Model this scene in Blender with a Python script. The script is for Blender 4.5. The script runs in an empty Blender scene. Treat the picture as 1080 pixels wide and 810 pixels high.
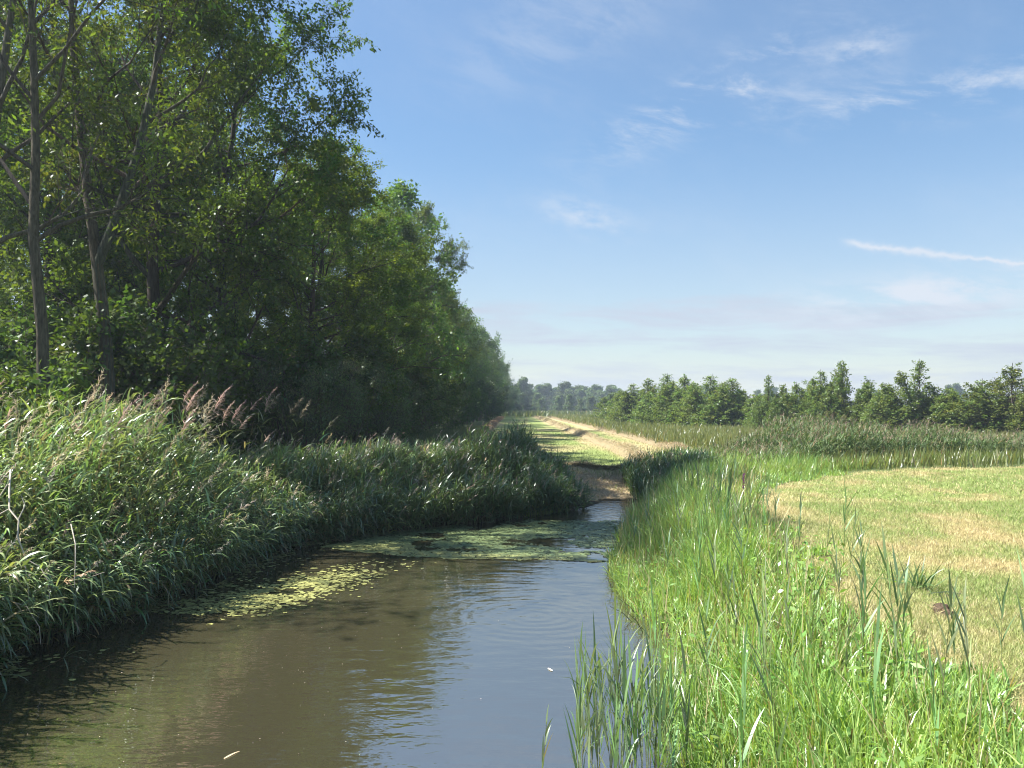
import bpy, math, numpy as np
from mathutils import Vector
R = np.random.default_rng(7)
SC = bpy.context.scene
COL = SC.collection
PI = math.pi
f32 = np.float32

# ------------------------------------------------------------------ helpers
def norm(v):
    return v / np.maximum(np.linalg.norm(v, axis=-1, keepdims=True), 1e-9)

def sstep(a, b, x):
    t = np.clip((x - a) / (b - a), 0, 1)
    return t * t * (3 - 2 * t)

_G = np.random.default_rng(99).random((256, 256))
def vnoise(x, y):
    xi = np.floor(x).astype(int); yi = np.floor(y).astype(int)
    fx = x - xi; fy = y - yi
    fx = fx * fx * (3 - 2 * fx); fy = fy * fy * (3 - 2 * fy)
    g = lambda a, b: _G[a & 255, b & 255]
    return (g(xi, yi) * (1 - fx) + g(xi + 1, yi) * fx) * (1 - fy) + (g(xi, yi + 1) * (1 - fx) + g(xi + 1, yi + 1) * fx) * fy
def fbm(x, y, o=4):
    s = 0; a = 1; t = 0
    for k in range(o):
        s = s + a * vnoise(x * 2 ** k + 17.3 * k, y * 2 ** k + 5.1 * k); t += a; a *= .5
    return s / t

class MB:
    """collects vertices, faces (quads) and vertex colours"""
    def __init__(self): self.v = []; self.f = []; self.c = []; self.n = 0
    def add(self, v, f, c):
        v = np.asarray(v, f32).reshape(-1, 3); f = np.asarray(f, np.int64)
        c = np.broadcast_to(np.asarray(c, f32), (len(v), 3))
        self.v.append(v); self.f.append(f + self.n); self.c.append(c); self.n += len(v)
    def mesh(self, name, mat, smooth=False):
        me = bpy.data.meshes.new(name)
        V = np.concatenate(self.v); C = np.concatenate(self.c)
        me.vertices.add(len(V)); me.vertices.foreach_set('co', V.ravel())
        lp = np.concatenate([f.ravel() for f in self.f]).astype(np.int32)
        st = np.concatenate([np.full(len(f), f.shape[1]) for f in self.f])
        st = np.concatenate([[0], np.cumsum(st)[:-1]]).astype(np.int32)
        me.loops.add(len(lp)); me.loops.foreach_set('vertex_index', lp)
        me.polygons.add(len(st)); me.polygons.foreach_set('loop_start', st)
        if smooth: me.polygons.foreach_set('use_smooth', np.ones(len(st), bool))
        me.update(calc_edges=True)
        a = me.color_attributes.new('Col', 'FLOAT_COLOR', 'POINT')
        C4 = np.ones((len(V), 4), f32); C4[:, :3] = C
        a.data.foreach_set('color', C4.ravel())
        me.materials.append(mat)
        return me
    def build(self, name, mat, parent=None, smooth=False):
        return link(name, self.mesh(name, mat, smooth), parent)

def link(name, data, parent=None, loc=(0, 0, 0)):
    o = bpy.data.objects.new(name, data); COL.objects.link(o)
    o.location = loc
    if parent is not None: o.parent = parent
    return o
def tag(o, label=None, cat=None, group=None, kind=None):
    for k, v in (('label', label), ('category', cat), ('group', group), ('kind', kind)):
        if v is not None: o[k] = v
    return o
def empty(name, loc, label, cat, group=None, rz=0, s=1):
    o = link(name, None, None, loc); o.rotation_euler = (0, 0, rz)
    o.scale = (s, s, s) if not isinstance(s, tuple) else s
    o.empty_display_size = .1
    return tag(o, label, cat, group)
def copy_tree(src, loc, rz, s, label, cat=None, group=None):
    o = src.copy(); COL.objects.link(o); o.location = loc; o.rotation_euler = (0, 0, rz)
    o.scale = s if isinstance(s, tuple) else (s, s, s)
    for k, v in (('label', label), ('category', cat), ('group', group)):
        if v is not None: o[k] = v
    if group is None and 'group' in o.keys(): del o['group']
    for ch in src.children:
        c = ch.copy(); COL.objects.link(c); c.parent = o
        for g in ch.children:
            d = g.copy(); COL.objects.link(d); d.parent = c
    return o

def tubes(P, r0, r1, sides, mb, col, rng=R):
    """P (N,K,3) polylines"""
    N, K, _ = P.shape
    T = norm(np.gradient(P, axis=1))
    ref = norm(rng.normal(size=(N, 1, 3)))
    A = norm(np.cross(T, ref)); B = np.cross(T, A)
    t = np.linspace(0, 1, K)[None, :]
    r = (np.asarray(r0).reshape(-1, 1) * (1 - t) + np.asarray(r1).reshape(-1, 1) * t)
    an = np.arange(sides) * 2 * PI / sides
    V = P[:, :, None, :] + r[:, :, None, None] * (A[:, :, None, :] * np.cos(an)[None, None, :, None] + B[:, :, None, :] * np.sin(an)[None, None, :, None])
    i = np.arange(N)[:, None, None] * K * sides + np.arange(K - 1)[None, :, None] * sides + np.arange(sides)[None, None, :]
    j = np.arange(N)[:, None, None] * K * sides + np.arange(K - 1)[None, :, None] * sides + ((np.arange(sides) + 1) % sides)[None, None, :]
    F = np.stack([i, j, j + sides, i + sides], -1).reshape(-1, 4)
    col = np.asarray(col, f32)
    if col.ndim == 2: col = np.repeat(col, K * sides, axis=0)
    mb.add(V, F, col)

def strips(base, d0, L, W, droop, nseg, mb, col, side=None, wind=(0, 0, 0), prof=None, rng=R, tipcol=None):
    """grass-like blades; base, d0 (N,3); L, W, droop (N)"""
    N = len(base)
    L = np.broadcast_to(L, N); W = np.broadcast_to(W, N); droop = np.broadcast_to(droop, N)
    if side is None:
        h = norm(np.stack([-d0[:, 1], d0[:, 0], np.zeros(N)], -1) + rng.normal(size=(N, 3)) * .25)
        side = h
    side = norm(side - d0 * np.sum(side * d0, -1, keepdims=True))
    if prof is None:
        t = np.linspace(0, 1, nseg + 1)
        prof = np.clip(np.minimum(.55 + t * 2.2, 1) * (1 - t ** 2.2), .04, 1)
    p = base.copy(); d = d0.copy(); pts = [p.copy()]
    dn = np.array([0, 0, -1.0]); wd = np.asarray(wind, float)
    for k in range(nseg):
        d = norm(d + (droop[:, None] * dn + wd) * (k + .6) / nseg)
        p = p + d * (L / nseg)[:, None]; pts.append(p.copy())
    P = np.stack(pts, 1)
    w = W[:, None] * np.asarray(prof)[None, :] * .5
    V = np.stack([P - side[:, None, :] * w[..., None], P + side[:, None, :] * w[..., None]], 2)
    K = nseg + 1
    i = np.arange(N)[:, None] * K * 2 + np.arange(nseg)[None, :] * 2
    F = np.stack([i, i + 1, i + 3, i + 2], -1).reshape(-1, 4)
    col = np.asarray(col, f32)
    if col.ndim == 2:
        if tipcol is not None:
            tt = np.linspace(0, 1, K)[None, :, None] ** 2
            cc = col[:, None, :] * (1 - tt) + np.asarray(tipcol, f32)[:, None, :] * tt
            col = np.repeat(cc.reshape(-1, 3), 2, axis=0)
        else: col = np.repeat(col, K * 2, axis=0)
    mb.add(V, F, col)
    return P

def leaves(pos, ax, nrm, L, W, mb, col):
    N = len(pos)
    s = norm(np.cross(ax, nrm)); n = np.cross(s, ax)
    L = np.broadcast_to(L, N)[:, None]; W = np.broadcast_to(W, N)[:, None]
    mid = pos + ax * L * .45 - n * W * .12
    V = np.stack([pos, mid + s * W * .5 + n * W * .16, pos + ax * L - n * L * .12, mid - s * W * .5 + n * W * .16], 1)
    F = np.arange(N * 4).reshape(-1, 4)
    mb.add(V, F, np.repeat(np.asarray(col, f32), 4, axis=0))

def jit(base, n, a=.18, rng=R, hue=.1):
    b = np.asarray(base, float)
    return np.clip(b[None, :] * (1 + rng.normal(size=(n, 1)) * a) * (1 + rng.normal(size=(n, 3)) * hue * np.array([1, .5, 1])), .002, .9)

def lerpc(a, b, t):
    return np.asarray(a)[None, :] * (1 - t[:, None]) + np.asarray(b)[None, :] * t[:, None]

# ------------------------------------------------------------------ materials
def newmat(name):
    m = bpy.data.materials.new(name); m.use_nodes = True
    nt = m.node_tree; nt.nodes.clear()
    return m, nt, nt.nodes, nt.links

def leafmat(name, trans=.35, gloss=.06, rough=.45, tint=(1.25, 1.2, .55)):
    m, nt, N, L = newmat(name)
    out = N.new('ShaderNodeOutputMaterial'); at = N.new('ShaderNodeAttribute'); at.attribute_name = 'Col'
    oi = N.new('ShaderNodeObjectInfo')
    hs = N.new('ShaderNodeHueSaturation')
    mr = N.new('ShaderNodeMapRange'); mr.inputs['To Min'].default_value = .82; mr.inputs['To Max'].default_value = 1.2
    mh = N.new('ShaderNodeMapRange'); mh.inputs['To Min'].default_value = .485; mh.inputs['To Max'].default_value = .51
    L.new(oi.outputs['Random'], mr.inputs['Value']); L.new(oi.outputs['Random'], mh.inputs['Value'])
    L.new(mr.outputs[0], hs.inputs['Value']); L.new(mh.outputs[0], hs.inputs['Hue']); L.new(at.outputs['Color'], hs.inputs['Color'])
    d = N.new('ShaderNodeBsdfDiffuse'); L.new(hs.outputs[0], d.inputs['Color'])
    t = N.new('ShaderNodeBsdfTranslucent')
    mx = N.new('ShaderNodeMixRGB'); mx.blend_type = 'MULTIPLY'; mx.inputs[0].default_value = 1; mx.inputs[2].default_value = (*tint, 1)
    L.new(hs.outputs[0], mx.inputs[1]); L.new(mx.outputs[0], t.inputs['Color'])
    s1 = N.new('ShaderNodeMixShader'); s1.inputs[0].default_value = trans
    L.new(d.outputs[0], s1.inputs[1]); L.new(t.outputs[0], s1.inputs[2])
    g = N.new('ShaderNodeBsdfGlossy'); g.inputs['Roughness'].default_value = rough; g.inputs['Color'].default_value = (.9, .95, 1, 1)
    s2 = N.new('ShaderNodeMixShader'); s2.inputs[0].default_value = gloss
    L.new(s1.outputs[0], s2.inputs[1]); L.new(g.outputs[0], s2.inputs[2])
    L.new(s2.outputs[0], out.inputs['Surface'])
    return m

def mattmat(name, noise=None, rough=.9, bump=0.0, attr=True, color=(.2, .2, .2), lo=.7, hi=1.3):
    m, nt, N, L = newmat(name)
    out = N.new('ShaderNodeOutputMaterial'); b = N.new('ShaderNodeBsdfPrincipled')
    b.inputs['Roughness'].default_value = rough; b.inputs['Specular IOR Level'].default_value = .15
    L.new(b.outputs[0], out.inputs['Surface'])
    if attr:
        at = N.new('ShaderNodeAttribute'); at.attribute_name = 'Col'; src = at.outputs['Color']
    else:
        rgb = N.new('ShaderNodeRGB'); rgb.outputs[0].default_value = (*color, 1); src = rgb.outputs[0]
    if noise:
        tc = N.new('ShaderNodeTexCoord'); mp = N.new('ShaderNodeMapping'); mp.inputs['Scale'].default_value = noise
        L.new(tc.outputs['Object'], mp.inputs[0])
        nz = N.new('ShaderNodeTexNoise'); nz.inputs['Scale'].default_value = 1; nz.inputs['Detail'].default_value = 6; nz.inputs['Roughness'].default_value = .65
        L.new(mp.outputs[0], nz.inputs['Vector'])
        mr = N.new('ShaderNodeMapRange'); mr.inputs['From Min'].default_value = .3; mr.inputs['From Max'].default_value = .7
        mr.inputs['To Min'].default_value = lo; mr.inputs['To Max'].default_value = hi
        L.new(nz.outputs['Fac'], mr.inputs['Value'])
        mx = N.new('ShaderNodeVectorMath'); mx.operation = 'SCALE'
        L.new(src, mx.inputs[0]); L.new(mr.outputs[0], mx.inputs['Scale']); src = mx.outputs[0]
        if bump:
            bp = N.new('ShaderNodeBump'); bp.inputs['Strength'].default_value = 1; bp.inputs['Distance'].default_value = bump
            L.new(nz.outputs['Fac'], bp.inputs['Height']); L.new(bp.outputs[0], b.inputs['Normal'])
    L.new(src, b.inputs['Base Color'])
    return m

M_tree = leafmat('tree_leaf', .46, .025, .38)
M_far = leafmat('far_leaf', .3, .02, .6)
M_grass = leafmat('bank_grass_blade', .45, .05, .36, (1.25, 1.15, .5))
M_reed = leafmat('reed_leaf', .36, .075, .36, (1.15, 1.15, .6))
M_belt = leafmat('belt_leaf', .3, .02, .5, (1.15, 1.15, .6))
M_plume = leafmat('reed_plume', .35, .02, .7, (1.1, 1.0, .9))
M_straw = leafmat('straw', .2, .03, .6, (1, 1, .9))
M_pad = leafmat('pondweed', .05, .10, .3, (1, 1, .5))
M_bark = mattmat('bark', (22, 22, 4), .9, .05, lo=.4, hi=1.6)
M_dead = mattmat('bleached_wood', (30, 30, 30), .8, .003)
M_ground = mattmat('ground', (21, 21, 21), .95, .03, lo=.6, hi=1.4)
M_soil = mattmat('soil', (25, 25, 25), .95, .01)

# ------------------------------------------------------------------ layout
EL = [(-8, -6.6), (9.4, -6.15), (11.6, -5.6), (14.3, -5.3), (16.8, -5.0), (18.3, -3.5), (20.4, -.6), (23.0, 1.9), (24.9, 3.0)]
ER = [(25.2, 4.3), (21, 3.4), (18.7, 2.9), (16, 2.3), (14.3, 2.0), (11.5, 1.95), (9.7, 2.2), (8.4, 1.8), (6.4, 1.6), (-8, 1.0)]
POLY = np.array([(x, y) for y, x in EL] + [(x, y) for y, x in ER])
def sd(x, y):
    """signed distance to the canal outline: negative in the water"""
    x = np.asarray(x, float); y = np.asarray(y, float)
    d = np.full(x.shape, 1e9); ins = np.zeros(x.shape, bool)
    n = len(POLY)
    for i in range(n):
        a = POLY[i]; b = POLY[(i + 1) % n]
        e = b - a; wx = x - a[0]; wy = y - a[1]
        t = np.clip((wx * e[0] + wy * e[1]) / (e @ e), 0, 1)
        d = np.minimum(d, np.hypot(wx - t * e[0], wy - t * e[1]))
        c = ((a[1] > y) != (b[1] > y))
        with np.errstate(divide='ignore', invalid='ignore'):
            xi = (b[0] - a[0]) * (y - a[1]) / (b[1] - a[1] if b[1] != a[1] else 1e-9) + a[0]
        ins ^= c & (x < xi)
    return np.where(ins, -d, d)
def hz(x, y):
    s = sd(x, y) + .25 * (fbm(x * .9, y * .9, 3) - .5)
    out = .78 * sstep(-.15, 1.7, s) + .02
    z = np.where(s > 0, out, -.7 * sstep(0, 1.4, -s) - .0)
    gap = np.exp(-((x - 3.4) / 1.9) ** 2) * sstep(23, 25, y)
    z = np.where(s > 0, z * (1 - gap) + gap * (.02 + .76 * sstep(-.6, 5.2, s) ** 1.1), z)
    far = sstep(0, 4, s)
    z = z + far * .14 * (fbm(x * .25 + 3, y * .25, 3) - .5)
    return z
# boundary of the mown meadow on the right (inside: mown)
MOW = np.array([(3.3, 2), (3.35, 5), (3.65, 6.5), (3.75, 8), (4.15, 10.5), (4.9, 14), (5.75, 18), (7.0, 21.2), (10.7, 25), (14.2, 27.6), (18.8, 28.4), (40, 29), (90, 28), (90, 2)])
def inpoly(P, x, y):
    ins = np.zeros(x.shape, bool)
    for i in range(len(P)):
        a = P[i]; b = P[(i + 1) % len(P)]
        c = ((a[1] > y) != (b[1] > y))
        xi = (b[0] - a[0]) * (y - a[1]) / (b[1] - a[1] if b[1] != a[1] else 1e-9) + a[0]
        ins ^= c & (x < xi)
    return ins
STRIP_L, STRIP_R = -2.6, 8.6
def mowdist(x, y):
    d = np.full(np.shape(x), 1e9)
    for i in range(len(MOW) - 1):
        a, b_ = MOW[i], MOW[i + 1]; e = b_ - a
        t = np.clip(((x - a[0]) * e[0] + (y - a[1]) * e[1]) / (e @ e), 0, 1)
        d = np.minimum(d, np.hypot(x - a[0] - t * e[0], y - a[1] - t * e[1]))
    return d
def mown_right(x, y, w=.6):
    return inpoly(MOW, x + w * (fbm(x * 1.3 + 9, y * 1.3, 3) - .5) * 2, y + w * (fbm(x * 1.3, y * 1.3 + 4, 3) - .5) * 2)
def mown_strip(x, y):
    j = .5 * (fbm(x * .7, y * .7, 3) - .5) * 2
    return (x > STRIP_L + j) & (x < STRIP_R + j * .6 - .25 * np.clip(32 - y, 0, 9)) & (y > 26.2 + j + .25 * np.abs(x - 4)) & (y < 190)

def mowcol(x, y):
    """colour of mown grass: straw with green patches and mowing stripes"""
    g = fbm(x * .35 + 2, y * .35 + 8, 3) * .6 + .2 + .05 * np.sin((x * .92 + y * .2) * 2.1) + .55 * (fbm(x * 2.2, y * 1.2, 4) - .5)
    t = sstep(.22, .60, g) * .92
    return lerpc((.29, .245, .115), (.14, .195, .05), t.ravel())
def stripcol(x, y):
    g = fbm(x * .6 + 31, y * .12 + 8, 3)
    stripe = np.exp(-((x - 5.6) / .9) ** 2) + np.exp(-((x - 8.3) / .7) ** 2) + np.exp(-((x + 2.5) / .8) ** 2) + np.exp(-((y - 27.6) / 1.6) ** 2)
    t = np.clip(sstep(.3, .6, g) * .9 + .25 - stripe, 0, 1)
    return lerpc((.37, .315, .165), (.21, .26, .085), t.ravel())

# ------------------------------------------------------------------ ground and water
def nonuni(fine0, fine1, step, far0, far1, g=1.28):
    a = list(np.arange(fine0, fine1 + 1e-6, step)); s = step; x = fine1
    while x < far1: s *= g; x = min(x + s, far1); a.append(x)
    s = step; x = fine0; pre = []
    while x > far0: s *= g; x = max(x - s, far0); pre.append(x)
    return np.array(pre[::-1] + a)
gx = nonuni(-14, 24, .2, -650, 650); gy = nonuni(-2, 40, .2, -60, 900)
GX, GY = np.meshgrid(gx, gy)
GZ = hz(GX, GY)
x, y = GX.ravel(), GY.ravel()
c = jit((.10, .13, .045), len(x), .05)                      # rough grassland
s_ = sd(x, y)
soil = np.array((.055, .045, .025))
k = s_ < 2.5; c[k] = soil
k = (s_ > .5) & (x > 1) & (y < 24); c[k] = (.085, .095, .035)
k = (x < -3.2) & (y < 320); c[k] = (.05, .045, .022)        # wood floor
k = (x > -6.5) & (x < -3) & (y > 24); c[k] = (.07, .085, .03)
k = mown_right(x, y); c[k] = mowcol(x, y)[k]
k = mown_strip(x, y); c[k] = stripcol(x, y)[k]
k = (s_ > .15) & (x > 1.5) & (x < 5.6) & (y > 24.3) & (y < 28.3); c[k] = (.34, .265, .16)   # trampled dry bank
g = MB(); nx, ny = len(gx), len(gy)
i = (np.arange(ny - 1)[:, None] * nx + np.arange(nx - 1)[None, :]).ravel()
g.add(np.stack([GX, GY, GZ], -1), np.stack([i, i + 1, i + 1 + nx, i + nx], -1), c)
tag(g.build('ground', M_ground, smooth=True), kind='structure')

m, nt, N, L = newmat('canal_water')
out = N.new('ShaderNodeOutputMaterial'); b = N.new('ShaderNodeBsdfPrincipled')
b.inputs['Base Color'].default_value = (.043, .039, .022, 1); b.inputs['Roughness'].default_value = .015; b.inputs['IOR'].default_value = 4.6
tc = N.new('ShaderNodeTexCoord')
def noise(scale, detail, mapscale=(1, 1, 1)):
    mp = N.new('ShaderNodeMapping'); mp.inputs['Scale'].default_value = mapscale; L.new(tc.outputs['Object'], mp.inputs[0])
    z = N.new('ShaderNodeTexNoise'); z.inputs['Scale'].default_value = scale; z.inputs['Detail'].default_value = detail
    L.new(mp.outputs[0], z.inputs['Vector']); return z.outputs['Fac']
def mth(op, a, b_=None, c_=None):
    n_ = N.new('ShaderNodeMath'); n_.operation = op
    for i_, v_ in enumerate((a, b_, c_)):
        if v_ is None: continue
        if isinstance(v_, (int, float)): n_.inputs[i_].default_value = v_
        else: L.new(v_, n_.inputs[i_])
    return n_.outputs[0]
sep = N.new('ShaderNodeSeparateXYZ'); L.new(tc.outputs['Object'], sep.inputs[0])
def ring(cx, cy, wl, rad):
    dx = mth('SUBTRACT', sep.outputs[0], cx); dy = mth('SUBTRACT', sep.outputs[1], cy)
    r = mth('SQRT', mth('ADD', mth('MULTIPLY', dx, dx), mth('MULTIPLY', dy, dy)))
    w = mth('SINE', mth('MULTIPLY', r, 2 * PI / wl))
    return mth('MULTIPLY', w, mth('EXPONENT', mth('MULTIPLY', mth('MULTIPLY', r, r), -1 / rad ** 2)))
h = mth('MULTIPLY', noise(1.6, 3, (1, 2.2, 1)), .012)
h = mth('ADD', h, mth('MULTIPLY', noise(7, 2, (1, 2.0, 1)), .0012))
h = mth('ADD', h, mth('MULTIPLY', ring(.35, 11.2, .21, 1.5), .0011))
ruf = N.new('ShaderNodeMapRange'); ruf.inputs['From Min'].default_value = 18; ruf.inputs['From Max'].default_value = 22
ruf.inputs['To Min'].default_value = 0; ruf.inputs['To Max'].default_value = .02; L.new(sep.outputs[1], ruf.inputs['Value'])
h = mth('ADD', h, mth('MULTIPLY', noise(5, 2, (1, 1.3, 1)), ruf.outputs[0]))
bp = N.new('ShaderNodeBump'); bp.inputs['Strength'].default_value = 1; bp.inputs['Distance'].default_value = 1
L.new(h, bp.inputs['Height']); L.new(bp.outputs[0], b.inputs['Normal']); L.new(b.outputs[0], out.inputs['Surface'])
M_water = m
w = MB(); w.add([(-9, -7, 0), (5, -7, 0), (5, 26, 0), (-9, 26, 0)], [[0, 1, 2, 3]], (.1, .1, .1))
tag(w.build('canal_water', M_water), kind='structure')

# ------------------------------------------------------------------ scatter
def scatter(x0, x1, y0, y1, n, keep, rng=R):
    x = rng.uniform(x0, x1, n); y = rng.uniform(y0, y1, n)
    k = keep(x, y); return x[k], y[k]

def dirs(n, tilt0, tilt1, rng=R, az=None, spread=PI):
    a = rng.uniform(0, 2 * PI, n) if az is None else az + rng.normal(size=n) * spread
    t = np.radians(rng.uniform(tilt0, tilt1, n))
    return np.stack([np.sin(t) * np.cos(a), np.sin(t) * np.sin(a), np.cos(t)], -1)

def inview(x, y, mx=.74):
    return (np.abs(x) < mx * y + 1.5) & (y > 2.5)

# --- reeds -----------------------------------------------------------
def reed_arrays(x, y, z, H, lean, amount, nleaf, mbs, mbl, rng, LL=(.28, .5), LW=(.016, .028), col=(.075, .125, .045), dead=.06, droop=.55, mbp=None, plume_p=0., plume_n=26, stemcol=(.16, .17, .07), elev=(25, 60), windx=.12, tmin=.15, plume_L=.26, plume_col=(.46, .40, .31)):
    """reed plants: stems into mbs, leaves into mbl, plumes into mbp"""
    n = len(x); K = 7
    H = np.broadcast_to(H, n); amount = np.broadcast_to(amount, n)
    p = np.stack([x, y, np.broadcast_to(z, n)], -1).astype(float); pts = [p.copy()]
    ld = np.zeros((n, 3)); ld[:, :2] = lean
    wob = rng.normal(size=(n, 3)) * .06; wob[:, 2] = 0
    for k in range(K - 1):
        t = (k + .5) / (K - 1)
        d = norm(np.array([0, 0, 1.0]) + wob + ld * (amount * (.25 + 1.5 * t ** 1.6))[:, None])
        p = p + d * (H / (K - 1))[:, None]; pts.append(p.copy())
    P = np.stack(pts, 1)
    if mbs is not None: tubes(P, np.full(n, .0048), np.full(n, .002), 3, mbs, jit(stemcol, n, .2, rng), rng)
    base = jit(col, n, .16, rng)
    plane = rng.uniform(0, 2 * PI, n)
    for j in range(nleaf):
        t = tmin + (1 - tmin) * (j + rng.uniform(.1, .9, n)) / nleaf
        t = np.clip(t, 0, .995)
        s = t * (K - 1); i0 = np.minimum(s.astype(int), K - 2); fr = (s - i0)[:, None]
        ar = np.arange(n)
        pos = P[ar, i0] * (1 - fr) + P[ar, i0 + 1] * fr
        td = norm(P[ar, i0 + 1] - P[ar, i0])
        az = plane + (j % 2) * PI + rng.normal(size=n) * .5
        th = np.radians(rng.uniform(*elev, n)) * (1.15 - .45 * t)
        hor = np.stack([np.cos(az), np.sin(az), np.zeros(n)], -1)
        d0 = norm(td * np.cos(th)[:, None] + hor * np.sin(th)[:, None] + np.array([windx, 0, 0]))
        Lf = rng.uniform(*LL, n) * (1 - .35 * np.abs(t - .6))
        cc = base * (1 + rng.normal(size=(n, 1)) * .14)
        isd = rng.random(n) < dead * (1.8 - 1.5 * t)
        cc[isd] = jit((.24, .19, .10), isd.sum(), .2, rng)
        tip = cc * 1.0
        kk = rng.random(n) < .25; tip[kk] = cc[kk] * .5 + np.array((.12, .10, .04))
        strips(pos, d0, Lf, rng.uniform(*LW, n), droop * rng.uniform(.35, 1.5, n), 5, mbl, np.clip(cc, .005, .8), wind=(windx * .6, 0, 0), rng=rng, tipcol=tip)
    if mbp is not None and plume_p > 0:
        k = np.where(rng.random(n) < plume_p)[0]
        plumes(P[k, -1], norm(P[k, -1] - P[k, -2]), mbp, plume_n, rng, plume_L, plume_col)
    return P

def plumes(tip, d, mbp, per, rng, L0=.26, col=(.46, .40, .31)):
    n = len(tip)
    if n == 0: return
    base = jit(col, n, .22, rng, .08)
    Lp = rng.uniform(.8, 1.25, n) * L0
    bendd = norm(rng.normal(size=(n, 3)) * np.array([1, 1, .2]) + np.array([1.2, 0, 0]))
    t = rng.uniform(0, 1, (n, per))
    ax = tip[:, None, :] + d[:, None, :] * (t * Lp[:, None])[..., None] + bendd[:, None, :] * (t ** 2 * .35 * Lp[:, None])[..., None]
    rd = norm(rng.normal(size=(n, per, 3)) * .6 + d[:, None, :] * .9 + bendd[:, None, :] * .7)
    ln = Lp[:, None] * .42 * (1.05 - t * .75)
    rr = n * per
    strips(ax.reshape(rr, 3), rd.reshape(rr, 3), ln.ravel() * rng.uniform(.6, 1.2, rr), rng.uniform(.007, .016, rr), rng.uniform(.1, .5, rr), 3, mbp,
           np.repeat(base, per, 0) * (1 + rng.normal(size=(rr, 1)) * .15), prof=(.5, 1, .8, .15), rng=rng)

# left bank reed bed -----------------------------------------------------
EXEC = []
r1 = np.random.default_rng(21)
S, F_, P_ = MB(), MB(), MB()
def kl(x, y):
    s = sd(x, y)
    return (s > -.25) & (s < 5.2) & (x < -2.2 + .0 * y) & (x > -12.5) & (y > 3.6) & (y < 24) & ((x > -.8 * y - 1.5) | ((y < 9.5) & (x > -10.5)))  # last clause adds out-of-view reeds at near left to shade the water
x, y = scatter(-12.5, -2, 3.5, 24, 10500, kl, r1)
s = sd(x, y); edge = np.clip(1 - s / 1.4, 0, 1)
lean = np.stack([np.full(len(x), 1.0), -.25 + 0 * x], -1) + r1.normal(size=(len(x), 2)) * .35
Hh = r1.uniform(1.7, 2.35, len(x)) * (1 - .42 * edge) * (.66 + .62 * vnoise(x * 1.0 + 3, y * 1.0)) * (1 - .52 * sstep(13.5, 18, y)) * (1.25 - .25 * sstep(7, 9.5, y))  # nearest reeds made taller to lengthen their shadow on the water
reed_arrays(x, y, hz(x, y) - .05, Hh, lean, .18 + .34 * r1.random(len(x)) + .3 * edge, 10, S, F_, r1, (.28, .55), (.022, .04), (.20, .27, .10), .10, .6, P_, .08, 34, plume_L=.34)
# fringe hanging over the water edge
x, y = scatter(-7.5, -3, 4.5, 20, 4400, lambda x, y: (np.abs(sd(x, y) - .05) < .4) & (x < -2.6), r1)
reed_arrays(x, y, np.maximum(hz(x, y), -.15) - .02, r1.uniform(.6, 1.3, len(x)), np.stack([np.full(len(x), 1.), np.full(len(x), -.6)], -1), .5, 8, S, F_, r1, (.3, .6), (.022, .038), (.075, .13, .042), .12, .9, None, 0, 0, elev=(40, 85))
so = tag(S.build('reed_stems_mass', M_reed), kind='stuff'); 
so.name = 'reed_bed_stalks'
tag(F_.build('reed_bed', M_reed), 'dense lodged reed bed along the left water edge', 'reeds', kind='stuff')
tag(P_.build('reed_bed_plumes', M_plume), kind='stuff')

# dark upright reed stand at the end of the water, and smaller one right of the gap
S, F_, P_ = MB(), MB(), MB()
x, y = scatter(-5, 4, 17, 29, 12000, lambda x, y: (sd(x, y) > -.35) & (sd(x, y) < 3.4) & (x < 1.5 + .9 * r1.random(len(x)) ** 2) & (y > 16.5 + .0 * x) & (x > -5.2) & ((y - 24.6) < 1.2 * (2.5 - x)), r1)
reed_arrays(x, y, hz(x, y) - .05, r1.uniform(.8, 1.45, len(x)) * (1 - .6 * sstep(.2, 2.3, x)) * (.66 + .65 * vnoise(x * 1.1 + 7, y * 1.1)) * (.72 + .28 * sstep(-2.5, -.3, x)), r1.normal(size=(len(x), 2)) * .5 + np.array([.5, -.25]), .16 + .12 * r1.random(len(x)) + .25 * np.clip(1 - sd(x, y), 0, 1), 10, S, F_, r1, (.3, .52), (.02, .034), (.11, .185, .062), .05, .5, P_, .12, 22)
x, y = scatter(2.5, 8, 23.0, 29.5, 3600, lambda x, y: (sd(x, y) > -.1) & ((x - 5.0) ** 2 / 3.2 + (y - 26) ** 2 / 4 < 1) & (x > 3.9), r1)
reed_arrays(x, y, hz(x, y) - .05, r1.uniform(.45, .85, len(x)), r1.normal(size=(len(x), 2)) * .5, .15, 8, S, F_, r1, (.28, .45), (.02, .03), (.11, .19, .06), .05, .4, P_, .06, 16)
S.build('reed_stand_stalks', M_reed)['kind'] = 'stuff'
tag(F_.build('reed_stand', M_reed), 'dark green upright reed stand closing the far end of the water', 'reeds', kind='stuff')
P_.build('reed_stand_plumes', M_plume)['kind'] = 'stuff'

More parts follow.
